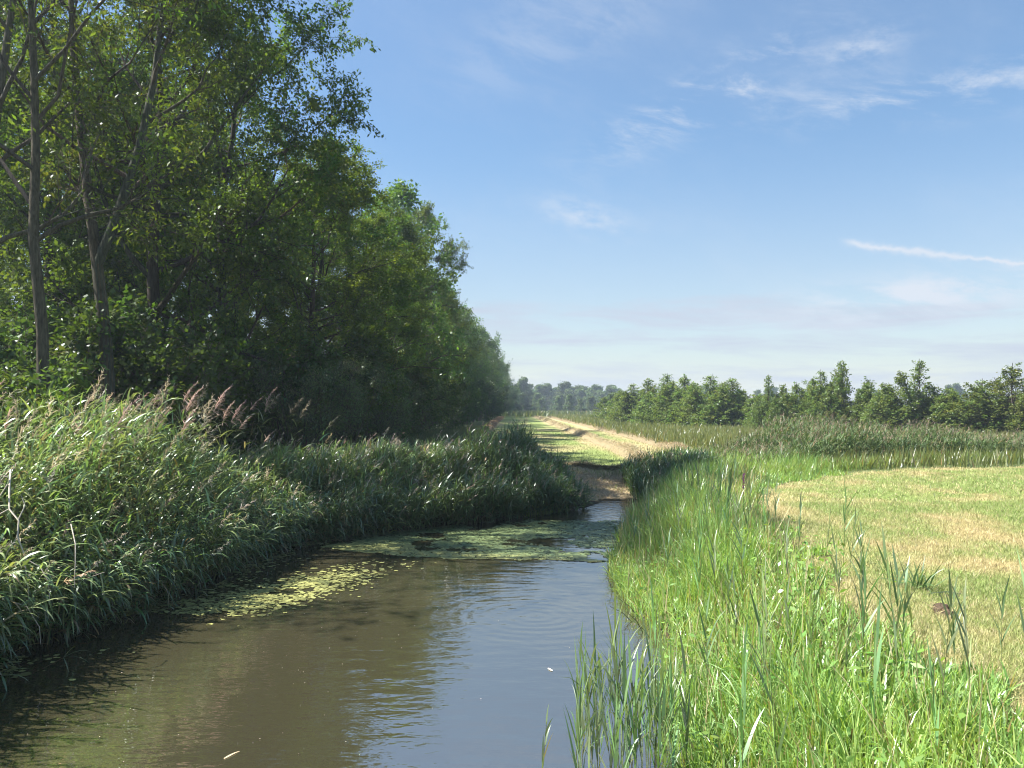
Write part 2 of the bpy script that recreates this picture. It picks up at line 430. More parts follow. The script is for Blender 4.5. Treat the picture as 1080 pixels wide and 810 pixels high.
# plumed reed belt along the ditch behind the meadow
DIT = np.array([(5.2, 26.5), (7.5, 28.5), (10.5, 31), (15, 33.5), (22, 34.5), (32, 34), (48, 32)])
def dline(x, y):
    d = np.full(x.shape, 1e9)
    for i in range(len(DIT) - 1):
        a, b_ = DIT[i], DIT[i + 1]; e = b_ - a
        t = np.clip(((x - a[0]) * e[0] + (y - a[1]) * e[1]) / (e @ e), 0, 1)
        d = np.minimum(d, np.hypot(x - a[0] - t * e[0], y - a[1] - t * e[1]))
    return d
S, F_, P_ = MB(), MB(), MB()
x, y = scatter(4, 34, 25, 40, 26000, lambda x, y: (dline(x, y) < 2.3 * sstep(3, 9, x) + .6) & inview(x, y, .78), r1)
k = r1.random(len(x)) < .8; x, y = x[k], y[k]
reed_arrays(x, y, hz(x, y) - .05, r1.uniform(1.1, 1.75, len(x)) * (.22 + .78 * sstep(7.5, 12.5, x)) * (.35 + 1.2 * fbm(x * .6, y * .6, 3)) * (1 - .52 * sstep(11, 25, x)), r1.normal(size=(len(x), 2)) * .5 + np.array([.5, 0]), .15, 6, None, F_, r1, (.3, .48), (.026, .04), (.085, .135, .048), .05, .5, P_, .36, 11, tmin=.3, plume_L=.28, plume_col=(.26, .195, .15))
tag(F_.build('ditch_reed_belt', M_belt), 'grey green reed belt with brown plumes curving behind the mown meadow', 'reeds', kind='stuff')
P_.build('ditch_reed_plumes', M_plume)['kind'] = 'stuff'

# --- bright grass of the right bank ---------------------------------------
r2 = np.random.default_rng(5)
Gm = MB()
def kr(x, y):
    s = sd(x, y)
    return (s > -.22) & (x > .3) & ~mown_right(x, y) & inview(x, y, .80)
def grass(x, y, H, W, cols, seg=4, tilt=(2, 22), droop=.18, mb=Gm, rng=r2, zoff=-.03, az=None):
    n = len(x)
    c0 = np.asarray(cols[0])[None, :] * (1 - (u := rng.random((n, 1)))) + np.asarray(cols[1])[None, :] * u
    c0 = c0 * (1 + rng.normal(size=(n, 1)) * .14)
    tip = c0.copy(); k = rng.random(n) < .22; tip[k] = c0[k] * .4 + np.array((.19, .17, .07)) * .6
    k = rng.random(n) < .06; c0[k] = jit((.26, .21, .10), k.sum(), .15, rng); tip[k] = c0[k]
    strips(np.stack([x, y, hz(x, y) + zoff], -1), dirs(n, *tilt, rng), H, W, droop * rng.uniform(.2, 2.2, n), seg, mb, np.clip(c0, .005, .8), rng=rng, tipcol=tip)
for (y0, y1, n, wd, fam) in ((2.5, 8, 70000, (.011, .026), 0), (2.5, 8, 46000, (.007, .016), 1), (8, 15, 72000, (.010, .020), 0), (8, 15, 50000, (.009, .017), 1), (15, 27, 56000, (.014, .025), 0), (15, 27, 40000, (.013, .022), 1)):
    x, y = scatter(.3, 11, y0, y1, n, lambda x, y: kr(x, y) & (dline(x, y) > .9) & ((y < 22.5) | (x > 4.0)), r2)
    e = sd(x, y)
    pat = fbm(x * .8 + 40 * fam, y * .8, 3)
    k = r2.random(len(x)) < (.25 + .75 * sstep(.38, .58, fbm(x * .7 + 60 * fam, y * .7 + 9, 3))); x, y, e, pat = x[k], y[k], e[k], pat[k]
    hh = (.42 + .5 * r2.random(len(x))) * (.6 + .65 * pat) * (.28 + .72 * sstep(0, 1.7, mowdist(x, y))) * (.6 + .4 * sstep(.1, .9, e))
    kp = r2.random(len(x)) < .35 + .65 * sstep(.36, .6, fbm(x * 2.6 + 3, y * 2.6, 3)); x, y, hh = x[kp], y[kp], hh[kp]
    grass(x, y, hh, r2.uniform(*wd, len(x)), [((.16, .31, .07), (.30, .46, .16)), ((.22, .37, .065), (.43, .55, .18))][fam], 5, (2, 34), .34)
# broad herb leaves low in the sward
x, y = scatter(.8, 7, 3.2, 13, 5200, lambda x, y: kr(x, y) & (fbm(x * 1.5 + 20, y * 1.5, 3) > .52), r2); n = len(x)
leaves(np.stack([x, y, hz(x, y) + r2.uniform(.12, .5, n)], -1), norm(r2.normal(size=(n, 3)) * np.array([1, 1, .5])), norm(r2.normal(size=(n, 3)) * .5 + np.array([0, 0, 1.])), r2.uniform(.05, .13, n), r2.uniform(.025, .055, n), Gm, jit((.17, .29, .06), n, .2, r2))
# dead stems standing among the green
x, y = scatter(.6, 8, 3, 22, 3200, lambda x, y: kr(x, y) & (mowdist(x, y) > .3), r2)
grass(x, y, r2.uniform(.5, .95, len(x)), r2.uniform(.004, .008, len(x)) * (1 + y / 14), ((.40, .34, .19), (.52, .45, .28)), 4, (3, 30), .15)
# grass lip at the foot of the ditch reeds (far edge of meadow)
x, y = scatter(6, 26, 18, 34, 60000, lambda x, y: ~mown_right(x, y, .6) & (dline(x, y) < 4.2) & inview(x, y), r2)
grass(x, y, r2.uniform(.3, .65, len(x)), r2.uniform(.018, .03, len(x)), ((.13, .22, .045), (.22, .29, .08)), 3, (5, 30), .25)
tag(Gm.build('bank_grass', M_grass), 'lush bright green grass covering the right bank', 'grass', kind='stuff')

# stubble of the mown meadow and strip
St = MB()
for (y0, y1, n, wd, hh, x1) in ((4, 10, 150000, (.003, .006), (.025, .06), 7.8), (10, 18, 130000, (.005, .009), (.025, .065), 14), (18, 30, 80000, (.010, .018), (.03, .07), 24)):
    x, y = scatter(3.2, x1, y0, y1, n, lambda x, y: mown_right(x, y) & inview(x, y), r2)
    edge_ = np.clip(1 - mowdist(x, y) / 1.1, 0, 1)[:, None] * .75; cc = (mowcol(x, y) * (1 - edge_) + np.array((.36, .29, .15)) * edge_) * (1.5 + r2.normal(size=(len(x), 1)) * .33); kk = r2.random(len(x)) < .16; cc[kk] = jit((.44, .37, .21), kk.sum(), .2, r2)
    strips(np.stack([x, y, hz(x, y) - .005], -1), dirs(len(x), 10, 75, r2), r2.uniform(*hh, len(x)) * 1.6, r2.uniform(*wd, len(x)), .25, 2, St, np.clip(cc, .01, .7), rng=r2)
x, y = scatter(-3, 10, 26, 75, 42000, lambda x, y: mown_strip(x, y), r2)
cc = stripcol(x, y) * (1 + r2.normal(size=(len(x), 1)) * .2)
strips(np.stack([x, y, hz(x, y) - .005], -1), dirs(len(x), 10, 75, r2), r2.uniform(.06, .14, len(x)), r2.uniform(.012, .03, len(x)), .25, 2, St, np.clip(cc, .01, .7), rng=r2)
x, y = scatter(1.5, 5.5, 24.2, 29, 9000, lambda x, y: (sd(x, y) > .1), r2)
strips(np.stack([x, y, hz(x, y) + .0], -1), dirs(len(x), 40, 88, r2), r2.uniform(.1, .3, len(x)), r2.uniform(.008, .016, len(x)), .3, 2, St, jit((.5, .41, .26), len(x), .25, r2), rng=r2)
x, y = scatter(.8, 6.2, 24.6, 28.5, 2600, lambda x, y: (sd(x, y) > .05) & (fbm(x * 1.6, y * 1.6, 3) > .5), r2)
grass(x, y, r2.uniform(.1, .32, len(x)), .014, ((.14, .22, .05), (.26, .30, .09)), 3, (5, 45), .3, St)
tag(St.build('mown_stubble', M_straw), kind='stuff')

# rough grass: verge under the trees, unmown strip towards the alders, far meadow
Rg = MB()
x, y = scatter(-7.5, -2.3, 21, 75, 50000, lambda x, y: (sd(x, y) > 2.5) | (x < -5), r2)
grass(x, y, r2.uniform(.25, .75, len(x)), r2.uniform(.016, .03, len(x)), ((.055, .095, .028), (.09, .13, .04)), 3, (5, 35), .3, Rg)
x, y = scatter(6, 44, 27, 70, 60000, lambda x, y: ~mown_strip(x, y) & ~mown_right(x, y) & (dline(x, y) > 1.5) & (x > STRIP_R - .6 - .3 * np.clip(34 - y, 0, 8)) & (x < .78 * y) & (y > 25), r2)
grass(x, y, r2.uniform(.35, .9, len(x)), r2.uniform(.03, .055, len(x)), ((.13, .18, .055), (.21, .23, .09)), 3, (4, 28), .2, Rg)
x, y = scatter(8, 40, 70, 200, 32000, lambda x, y: (x > STRIP_R) & (x < .3 * y + 8), r2)
grass(x, y, r2.uniform(.4, .9, len(x)), r2.uniform(.08, .14, len(x)), ((.13, .18, .055), (.20, .22, .09)), 2, (4, 28), .2, Rg)
x, y = scatter(-8, 60, 190, 320, 16000, lambda x, y: x > -7, r2)
grass(x, y, r2.uniform(.6, 1.6, len(x)), r2.uniform(.25, .5, len(x)), ((.10, .15, .05), (.14, .17, .06)), 2, (4, 28), .2, Rg)
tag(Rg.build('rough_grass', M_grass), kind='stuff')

# undergrowth herbs of the wood floor
Ug = MB()
x, y = scatter(-26, -6, 9, 80, 22000, lambda x, y: inview(x, y, .85) & (sd(x, y) > 2.0), r2)
n = len(x)
leaves(np.stack([x, y, hz(x, y) + r2.uniform(0, .7, n)], -1), norm(r2.normal(size=(n, 3)) * np.array([1, 1, .4])), norm(r2.normal(size=(n, 3)) * .5 + np.array([0, 0, 1])), r2.uniform(.12, .3, n), r2.uniform(.06, .16, n), Ug, jit((.05, .085, .025), n, .25, r2))
tag(Ug.build('wood_undergrowth', M_tree), kind='stuff')

# ------------------------------------------------------------------ trees
def poly_eval(P, idx, s):
    K = P.shape[1] - 1
    q = np.clip(s, 0, .9999) * K; i0 = q.astype(int); fr = (q - i0)[:, None]
    return P[idx, i0] * (1 - fr) + P[idx, i0 + 1] * fr, norm(P[idx, i0 + 1] - P[idx, i0])
def grow(start, d, L, up, jitter, K, rng):
    n = len(start); p = start.copy(); pts = [p.copy()]
    up = np.broadcast_to(up, n)
    for k in range(K):
        d = norm(d + np.array([0, 0, 1.])[None] * (up / K)[:, None] + rng.normal(size=(n, 3)) * jitter)
        p = p + d * (L / K)[:, None]; pts.append(p.copy())
    return np.stack(pts, 1)
def side_dir(td, ang, rng):
    n = len(td)
    a = norm(np.cross(td, rng.normal(size=(n, 3))))
    return norm(td * np.cos(ang)[:, None] + a * np.sin(ang)[:, None])

def make_tree(name, seed, H, trunkP, r0, n1, t0, t1, Lmax, env, elev, n2, n3, nleaf, leafL, leafW, col, mat=M_tree, label='', cat='tree', group=None, loc=(0, 0, 0), up1=.5, limbs_as_parts=False, leader=0, bark=(.11, .095, .075), col2=None, spread3=.55, lowdetail=False, twig=True, droop=.3):
    """trunkP: (T,K,3) one or more trunk stems in local coordinates"""
    rng = np.random.default_rng(seed)
    T, K, _ = trunkP.shape
    tr = MB()
    tubes(trunkP, np.full(T, r0), np.full(T, r0 * .12), 9, tr, jit(bark, T, .05, rng), rng)
    # flared foot
    idx = rng.integers(0, T, n1); idx[rng.random(n1) < leader] = 0; s = t0 + (t1 - t0) * (np.arange(n1) + rng.uniform(0, 1, n1)) / n1
    p, td = poly_eval(trunkP, idx, s)
    az = np.arange(n1) * 2.39996 + rng.normal(size=n1) * .4
    e = np.radians(elev[0] + (elev[1] - elev[0]) * ((s - t0) / (t1 - t0)) + rng.normal(size=n1) * 8)
    d = np.stack([np.cos(az) * np.cos(e), np.sin(az) * np.cos(e), np.sin(e)], -1)
    L1 = Lmax * env((s - t0) / (t1 - t0)) * rng.uniform(.75, 1.15, n1)
    P1 = grow(p, d, L1, up1, .19, 6, rng)
    rr = r0 * (1 - s * .85) * .55
    lim = MB()
    tubes(P1, rr, rr * .2, 6, lim, jit(bark, n1, .08, rng), rng)
    i2 = np.repeat(np.arange(n1), n2); s2 = rng.uniform(.22, 1, len(i2)) ** .8
    p2, td2 = poly_eval(P1, i2, s2)
    d2 = side_dir(td2, np.radians(rng.uniform(25, 65, len(i2))), rng)
    L2 = L1[i2] * rng.uniform(.28, .5, len(i2)) * (1.1 - .45 * s2) + .25
    P2 = grow(p2, d2, L2, .25, .16, 4, rng)
    r2_ = np.maximum(rr[i2] * (1 - s2 * .7) * .42, .008)
    br = MB()
    tubes(P2, r2_, r2_ * .25, 4 if not lowdetail else 3, br, jit(bark, len(i2), .08, rng), rng)
    i3 = np.repeat(np.arange(len(i2)), n3); s3 = rng.uniform(.15, 1, len(i3))
    p3, td3 = poly_eval(P2, i3, s3)
    d3 = side_dir(td3, np.radians(rng.uniform(20, 70, len(i3))), rng)
    L3 = L2[i3] * rng.uniform(.35, .7, len(i3)) * .8 + .18
    P3 = grow(p3, d3, L3, .05, .2, 3, rng)
    if twig: tubes(P3, np.full(len(i3), .007), np.full(len(i3), .003), 3, br, jit(bark, len(i3), .08, rng), rng)
    cr = MB()
    i4 = np.repeat(np.arange(len(i3)), nleaf); s4 = rng.uniform(.1, 1, len(i4))
    p4, td4 = poly_eval(P3, i4, s4)
    n = len(p4)
    off = rng.normal(size=(n, 3)) * leafL * spread3
    ax = norm(td4 * .5 + rng.normal(size=(n, 3)) * .7 + np.array([0, 0, -droop]))
    nr = norm(rng.normal(size=(n, 3)) * .6 + np.array([0, 0, 1.]))
    cc = jit(col, len(i2), .14, rng)[i3[i4]] * (1 + rng.normal(size=(n, 1)) * .15)
    if col2 is not None:
        k = rng.random(n) < .12; cc[k] = jit(col2, k.sum(), .15, rng)
    sz = rng.uniform(.65, 1.25, n)
    leaves(p4 + off, ax, nr, leafL * sz, leafW * sz, cr, np.clip(cc, .004, .6))
    root = empty(name, loc, label, cat, group)
    if limbs_as_parts:
        t_ = tr.build('trunk', M_bark, root, True)
        for q in range(n1):
            one = MB(); tubes(P1[q:q + 1], rr[q:q + 1], rr[q:q + 1] * .2, 6, one, jit(bark, 1, .08, rng), rng)
            k2 = i2 == q; tubes(P2[k2], r2_[k2], r2_[k2] * .25, 4, one, jit(bark, int(k2.sum()), .08, rng), rng)
            k3 = k2[i3]; tubes(P3[k3], np.full(k3.sum(), .007), np.full(k3.sum(), .003), 3, one, jit(bark, int(k3.sum()), .08, rng), rng)
            one.build('limb', M_bark, t_, True)
    else:
        for src in (lim, br):
            for v_, f_, c_ in zip(src.v, src.f, src.c):
                pass
        for src in (lim, br):
            base = tr.n
            for v_, f_, c_ in zip(src.v, src.f, src.c):
                tr.v.append(v_); tr.f.append(f_ + base); tr.c.append(c_)
            tr.n += src.n
        tr.build('trunk', M_bark, root, True)
    cr.build('crown', mat, root)
    return root

def stem(H, lean=(0, 0), wob=.15, K=9, seed=0, base=(0, 0)):
    rng = np.random.default_rng(seed)
    t = np.linspace(0, 1, K)
    w = np.cumsum(rng.normal(size=(K, 2)) * wob, 0) * np.minimum(t * 3, 1)[:, None]
    P = np.zeros((1, K, 3)); P[0, :, 2] = t * H - .2 * (t == 0)
    P[0, :, :2] = np.array(base) + w + np.array(lean)[None, :] * (t ** 1.3)[:, None]
    return P
round_env = lambda u: .35 + .75 * np.sin(np.clip(u * .85 + .12, 0, 1) * PI)
dome_env = lambda u: np.sqrt(np.clip(1 - u ** 5, .03, 1)) * (.82 + .18 * np.minimum(u * 5, 1))
full_env = lambda u: np.clip(1.02 - .8 * u ** 1.7, .15, 1) * (.8 + .2 * np.minimum(u * 5, 1))
cone_env = lambda u: np.clip(1.05 - u, .1, 1)
GREEN = (.08, .148, .021); GREEN2 = (.12, .175, .022); WILLOW = (.13, .185, .09)

def gz(x, y): return float(hz(np.array([x]), np.array([y]))[0])
def at(px, Y): return (px - 540) / 811 * Y

# near open ashes ------------------------------------------------------
x0 = at(48, 15.8)
make_tree('ash_tree', 31, 17, stem(17, (-.9, .4), .07, 10, 3), .14, 15, .30, .98, 5.2, round_env, (38, 68), 7, 6, 15, .16, .06, (.115, .175, .024), label='slim grey ash with bare straight trunk, nearest the camera at left', group=None, loc=(x0, 15.8, gz(x0, 15.8)), limbs_as_parts=True, bark=(.085, .075, .06))
x0 = at(122, 18.5)
ts = np.concatenate([stem(17, (-1.9, .3), .06, 10, 5), stem(16, (3.4, -.5), .07, 10, 8)])
ts[1, :4] = ts[0, :4]; ts[0, :4] = ts[1, :4]
q = np.linspace(0, 1, 7)[:, None]
ts[1, 3:] = ts[0, 3] * (1 - q) + q * np.array([1.0, .2, 15.8]) + np.sin(q * PI) * np.array([.5, 0, -.6])
ts[0, 3:] = ts[0, 3] * (1 - q) + q * np.array([-1.6, .4, 17]) + np.sin(q * PI) * np.array([-.25, 0, 0])
make_tree('ash_tree', 32, 17, ts, .185, 22, .36, .98, 3.9, round_env, (30, 62), 7, 6, 15, .16, .06, (.105, .165, .022), label='dark forked ash whose trunk splits into two above the reeds', loc=(x0, 18.5, gz(x0, 18.5)), limbs_as_parts=True, bark=(.08, .065, .05))
x0 = at(-60, 16.5)
make_tree('ash_tree', 33, 16, stem(16, (1.2, .5), .08, 10, 13), .17, 15, .3, .98, 4.8, round_env, (35, 65), 7, 6, 8, .15, .055, (.065, .11, .02), label='ash at the left border of the view with only its crown showing', loc=(x0, 16.5, gz(x0, 16.5)), limbs_as_parts=False)

# dense row ------------------------------------------------------------
D = []
D.append(make_tree('broadleaf_tree', 41, 20, stem(20, (.6, 0), .12, 10, 21), .24, 34, .10, .99, 5.6, dome_env, (5, 62), 9, 8, 30, .14, .078, GREEN, label='tall dense dark tree filling the wood edge, its crown reaching the top', loc=(-11.0, 23.5, .8), bark=(.06, .05, .04), col2=GREEN2))
D.append(make_tree('broadleaf_tree', 42, 19, stem(19, (-.4, .3), .14, 10, 22), .22, 30, .12, .99, 5.4, dome_env, (8, 60), 9, 8, 28, .15, .08, (.074, .138, .02), label='second dense tree with a bulging crown high over the reeds', loc=(-10.9, 29.5, .8), bark=(.06, .05, .04), col2=GREEN2))
D.append(make_tree('broadleaf_tree', 43, 18, stem(18, (.3, -.3), .16, 10, 23), .2, 30, .08, .99, 4.8, dome_env, (0, 58), 9, 8, 30, .14, .078, (.098, .16, .02), label='tree with a slightly yellower crown, third in the dense wood edge', loc=(-9.8, 36, .8), bark=(.06, .05, .04), col2=(.10, .13, .025)))
D[2].scale = (1, 1, .76)
# far variant with fewer, larger leaves
Ft = make_tree('broadleaf_tree', 44, 19, stem(19, (.3, 0), .14, 9, 24), .2, 30, .08, .99, 5.2, dome_env, (0, 60), 6, 5, 9, .34, .2, (.08, .142, .022), mat=M_tree, label='deeply shaded tree in the wood edge past the reed stand', group='far trees of the wood edge', loc=(-10, 62, .8), lowdetail=True, twig=False)
rt = np.random.default_rng(3)
row1 = [(-10.6, 42, (1, 1, .72)), (-9.9, 48, (.95, .95, .74)), (-10.2, 54, (1, 1, .72))]
for i_, (X, Y, sc) in enumerate(row1):
    copy_tree(D[(i_ + 1) % 3], (X, Y, .8), rt.uniform(0, 6.3), sc, ['dense tree behind the yellower crown of the wood edge', 'lower rounded tree in the middle of the wood edge', 'dark tree just before the tall pale crown of the wood edge'][i_])
copy_tree(D[2], (-9.6, 74, .8), 1.2, (1.0, 1.0, 1.12), 'tall pale feathery tree standing out above the far wood edge')
for Y in (66, 70, 80, 86, 92, 99, 106, 114, 122, 128, 135, 142, 150, 158, 167, 176, 186, 196, 207, 218, 230, 243, 257, 272, 288):
    X = -10 + rt.normal() * .5 + 6 * sstep(60, 260, Y)
    if Y > 80: copy_tree(Ft, (X - 5 + rt.normal(), Y + 3, .8), rt.uniform(0, 6.3), rt.uniform(.8, 1.0), 'deeply shaded tree in the wood edge past the reed stand', None, 'far trees of the wood edge')
    copy_tree(Ft, (X, Y, .8), rt.uniform(0, 6.3), rt.uniform(.72, .93) * (1 if Y > 72 else .8), 'deeply shaded tree in the wood edge past the reed stand', None, 'far trees of the wood edge')
# second and third rows deep in the wood
k_ = 0
for X, Y in ((-17, 27), (-15.5, 32), (-16, 39), (-22, 29), (-21, 36), (-16, 47), (-16, 56), (-27, 34), (-24, 41), (-26, 48), (-22, 52), (-31, 45), (-30, 57), (-19.5, 44), (-33, 37)):
    copy_tree(D[k_ % 3] if X < -15.9 or True else Ft, (X + rt.normal() * .4, Y + rt.normal() * .5, .8), rt.uniform(0, 6.3), rt.uniform(.78, .98), 'tree deep in the wood, half hidden behind the front trunks', None, 'trees deep in the wood'); k_ += 1

# shrubs ------------------------------------------------------------------
def multi(n, H, spread, seed):
    rng = np.random.default_rng(seed); o = []
    for q in range(n):
        a = q * 2.4 + rng.normal() * .3
        o.append(stem(H * rng.uniform(.75, 1.05), (math.cos(a) * spread, math.sin(a) * spread), .05, 6, seed * 17 + q, (math.cos(a) * .15, math.sin(a) * .15)))
    return np.concatenate(o)
bush_env = lambda u: np.clip(1 - .55 * u, .3, 1)
Wb = make_tree('willow_shrub', 51, 3.6, multi(6, 3.4, 1.1, 4), .035, 34, .12, .98, 1.35, bush_env, (10, 60), 6, 5, 11, .11, .03, WILLOW, label='grey green willow shrub at the foot of the wood, left of the reed stand', cat='shrub', loc=(-6.9, 24.8, .75))
Db = make_tree('hazel_shrub', 52, 3.6, multi(6, 3.3, 1.2, 9), .035, 30, .1, .98, 1.5, bush_env, (5, 55), 6, 5, 9, .13, .09, (.06, .11, .022), label='dark rounded shrub at the foot of the forked ash', cat='shrub', loc=(-9.0, 21.5, .8))
Eb = make_tree('elder_shrub', 53, 2.6, multi(6, 2.3, .9, 14), .03, 26, .1, .98, 1.1, bush_env, (5, 60), 6, 5, 8, .14, .075, (.085, .15, .03), label='bright green elder shrub in the sun beside the slim grey trunk', cat='shrub', loc=(at(18, 14.5), 14.5, .95))
copy_tree(Eb, (at(75, 15), 15.0, .75), 2.0, (.95, .95, .8), 'lower leafy shrub in front of the slim grey trunk')
copy_tree(Db, (at(150, 19.5), 19.5, .8), 1.0, 1.25, 'dark shrub filling the gap right of the forked ash')
copy_tree(Wb, (-6.6, 30, .75), 2.2, 1.1, 'second willow shrub, behind the nearest willow shrub')
copy_tree(Wb, (-6.4, 36.5, .75), 4.2, 1.0, 'third willow shrub, halfway along the shaded verge')
for X, Y, s_, src in ((-8, 27.5, 1.15, Db), (-7.6, 33.5, 1.3, Db), (-7.4, 41, 1.2, Db), (-6.8, 45, 1.0, Wb), (-7.2, 50, 1.3, Db), (-6.9, 56, 1.2, Wb), (-7.0, 63, 1.4, Db), (-7, 71, 1.3, Db), (-6.8, 80, 1.3, Wb), (-6.8, 90, 1.5, Db), (-6.3, 102, 1.5, Db), (-6, 115, 1.6, Db), (-5.6, 130, 1.7, Wb), (-5, 146, 1.8, Db), (-4.4, 164, 1.8, Db), (-3.8, 184, 1.9, Db), (-3, 205, 2, Wb), (-2.4, 228, 2, Db), (-1.6, 252, 2.2, Db), (-1, 280, 2.2, Db)):
    copy_tree(src, (X, Y, .75), rt.uniform(0, 6), s_, 'shaded shrub in the row along the foot of the wood', None, 'shrubs along the foot of the wood')
for X, Y, s_ in ((-12, 19, 1.2), (-13, 23, 1.4), (-12.5, 27, 1.3), (-12.6, 32, 1.4), (-15, 27, 1.5), (-19.5, 25, 1.4)):
    copy_tree(Db, (X, Y, .8), rt.uniform(0, 6), s_, 'dark shrub inside the wood between the trunks', None, 'shrubs inside the wood')

# alder row on the right -----------------------------------------------------
al_col = (.135, .195, .055)
def alder(seed, H, w, nsh=1300, per=26):
    g = np.random.default_rng(seed)
    # crown = several overlapping narrow cones, filled with ascending leafy shoots
    nc = 9; ca = np.arange(nc) * 2.4 + g.normal(size=nc) * .5; ck = np.r_[0, g.uniform(.3, .85, nc - 1)] * w
    cx, cy = ck * np.cos(ca), ck * np.sin(ca)
    ch = H * np.r_[.97, g.uniform(.52, .92, nc - 1) * (1.05 - .3 * ck[1:] / w)]; cr_ = w * g.uniform(.42, .62, nc)
    q = g.choice(nc, nsh, p=(ch * cr_) / (ch * cr_).sum())
    u = g.beta(1.1, 1.35, nsh)                       # height within the cone
    rad = cr_[q] * (1 - u ** 1.25) * np.sqrt(g.uniform(.15, 1, nsh)) * (.75 + .5 * vnoise(u * 6 + q * 3.1, q * 1.7 + seed))
    an = g.uniform(0, 2 * PI, nsh)
    base = np.stack([cx[q] + rad * np.cos(an), cy[q] + rad * np.sin(an), .12 + u * ch[q] * .93], -1)
    out = np.stack([np.cos(an), np.sin(an), 0 * an], -1)
    d = norm(out * g.uniform(.2, 1.0, nsh)[:, None] + np.array([0, 0, 1.]) * g.uniform(.35, 1.1, nsh)[:, None] + g.normal(size=(nsh, 3)) * .3)
    Ls = g.uniform(.3, .75, nsh) * (1 - .35 * u)
    tr, cr = MB(), MB()
    st = np.concatenate([stem(ch[k], (cx[k], cy[k]), .03, 8, seed + k) for k in range(nc)])
    tubes(st, np.full(nc, .055), np.full(nc, .012), 6, tr, jit((.09, .08, .065), nc, .08, g), g)
    ax_z = np.clip(base[:, 2] - .4 - rad * .6, .1, None)
    t = (ax_z / ch[q])[:, None] ** 1.3
    p0 = np.concatenate([np.stack([cx[q], cy[q]], -1) * t, ax_z[:, None]], 1)
    P = np.stack([p0, (p0 * .45 + base * .55) - np.array([0, 0, .08]), base, base + d * Ls[:, None] * .85], 1)
    tubes(P, np.full(nsh, .014), np.full(nsh, .004), 3, tr, jit((.08, .07, .055), nsh, .1, g), g)
    i = np.repeat(np.arange(nsh), per); s_ = g.uniform(0, 1, len(i)); n = len(i)
    pos = base[i] + d[i] * (Ls[i] * s_)[:, None] + g.normal(size=(n, 3)) * (.15 * (1.05 - s_))[:, None]
    col = jit(al_col, nsh, .16, g)[i] * (1 + g.normal(size=(n, 1)) * .14)
    k = g.random(n) < .1; col[k] = jit((.16, .22, .06), k.sum(), .12, g)
    sz = g.uniform(.6, 1.2, n)
    leaves(pos, norm(d[i] * .5 + g.normal(size=(n, 3)) * .8), norm(g.normal(size=(n, 3)) * .6 + np.array([0, 0, .9])), .12 * sz, .09 * sz, cr, np.clip(col, .01, .6))
    root = empty('alder_tree', (0, 0, 0), 'x', 'tree')
    tr.build('trunk', M_bark, root, True); cr.build('crown', M_tree, root)
    return root
A = [alder(61, 6.0, 2.5), alder(65, 6.6, 2.5), alder(69, 5.6, 2.3), alder(73, 6.0, 2.6)]
ald = [  # px, Y, scale xy, scale z, which, label
  (1068, 54, 1.43, 0.93, 0, 'broad tall alder at the right border of the view'),
  (1035, 57, 1.31, 0.76, 3, 'lower alder left of the one at the right border'),
  (970, 58, 1.31, 0.93, 1, 'spire topped alder standing between two gaps of sky'),
  (938, 61, 1.14, 0.70, 2, 'low alder bush at the left foot of the spire topped alder'),
  (1003, 57, 1.14, 0.60, 0, 'low alder bush at the right foot of the spire topped alder'),
  (908, 62, 1.14, 0.57, 1, 'low alder filling the gap right of the twin topped alder'),
  (888, 63, 1.14, 1.11, 2, 'taller half of the twin topped alder pair behind the reed belt'),
  (866, 64, 1.14, 0.94, 3, 'shorter half of the twin topped alder pair behind the reed belt'),
  (840, 66, 1.08, 0.77, 0, 'small dark alder left of the twin topped pair'),
  (811, 66, 0.85, 0.80, 1, 'thin open alder standing apart beyond the ditch bend'),
  (772, 76, 1.70, 0.94, 2, 'rounded alder at the right end of the long alder clump'),
  (750, 78, 1.70, 0.98, 3, 'alder inside the long clump, next to its right end'),
  (722, 84, 1.70, 1.02, 0, 'tallest alder in the middle of the long clump'),
  (704, 90, 1.60, 0.99, 1, 'alder left of the tallest in the long clump'),
  (684, 98, 1.70, 1.09, 2, 'alder near the left end of the long clump'),
  (668, 108, 1.82, 0.99, 3, 'alder with a pointed top at the left end of the clump'),
  (655, 120, 1.82, 0.84, 0, 'last low alder of the clump, beside the mown strip')]
first = set()
for px, Y, sx, sz, wch, lab in ald:
    loc = (at(px, Y), Y, .75); rz = rt.uniform(0, 6.3)
    if wch not in first:
        first.add(wch); o = A[wch]; o.location = loc; o.rotation_euler = (0, 0, rz); o.scale = (sx, sx, sz); o['label'] = lab; o['group'] = 'alders in the row beyond the ditch'
    else: copy_tree(A[wch], loc, rz, (sx, sx, sz), lab, None, 'alders in the row beyond the ditch')

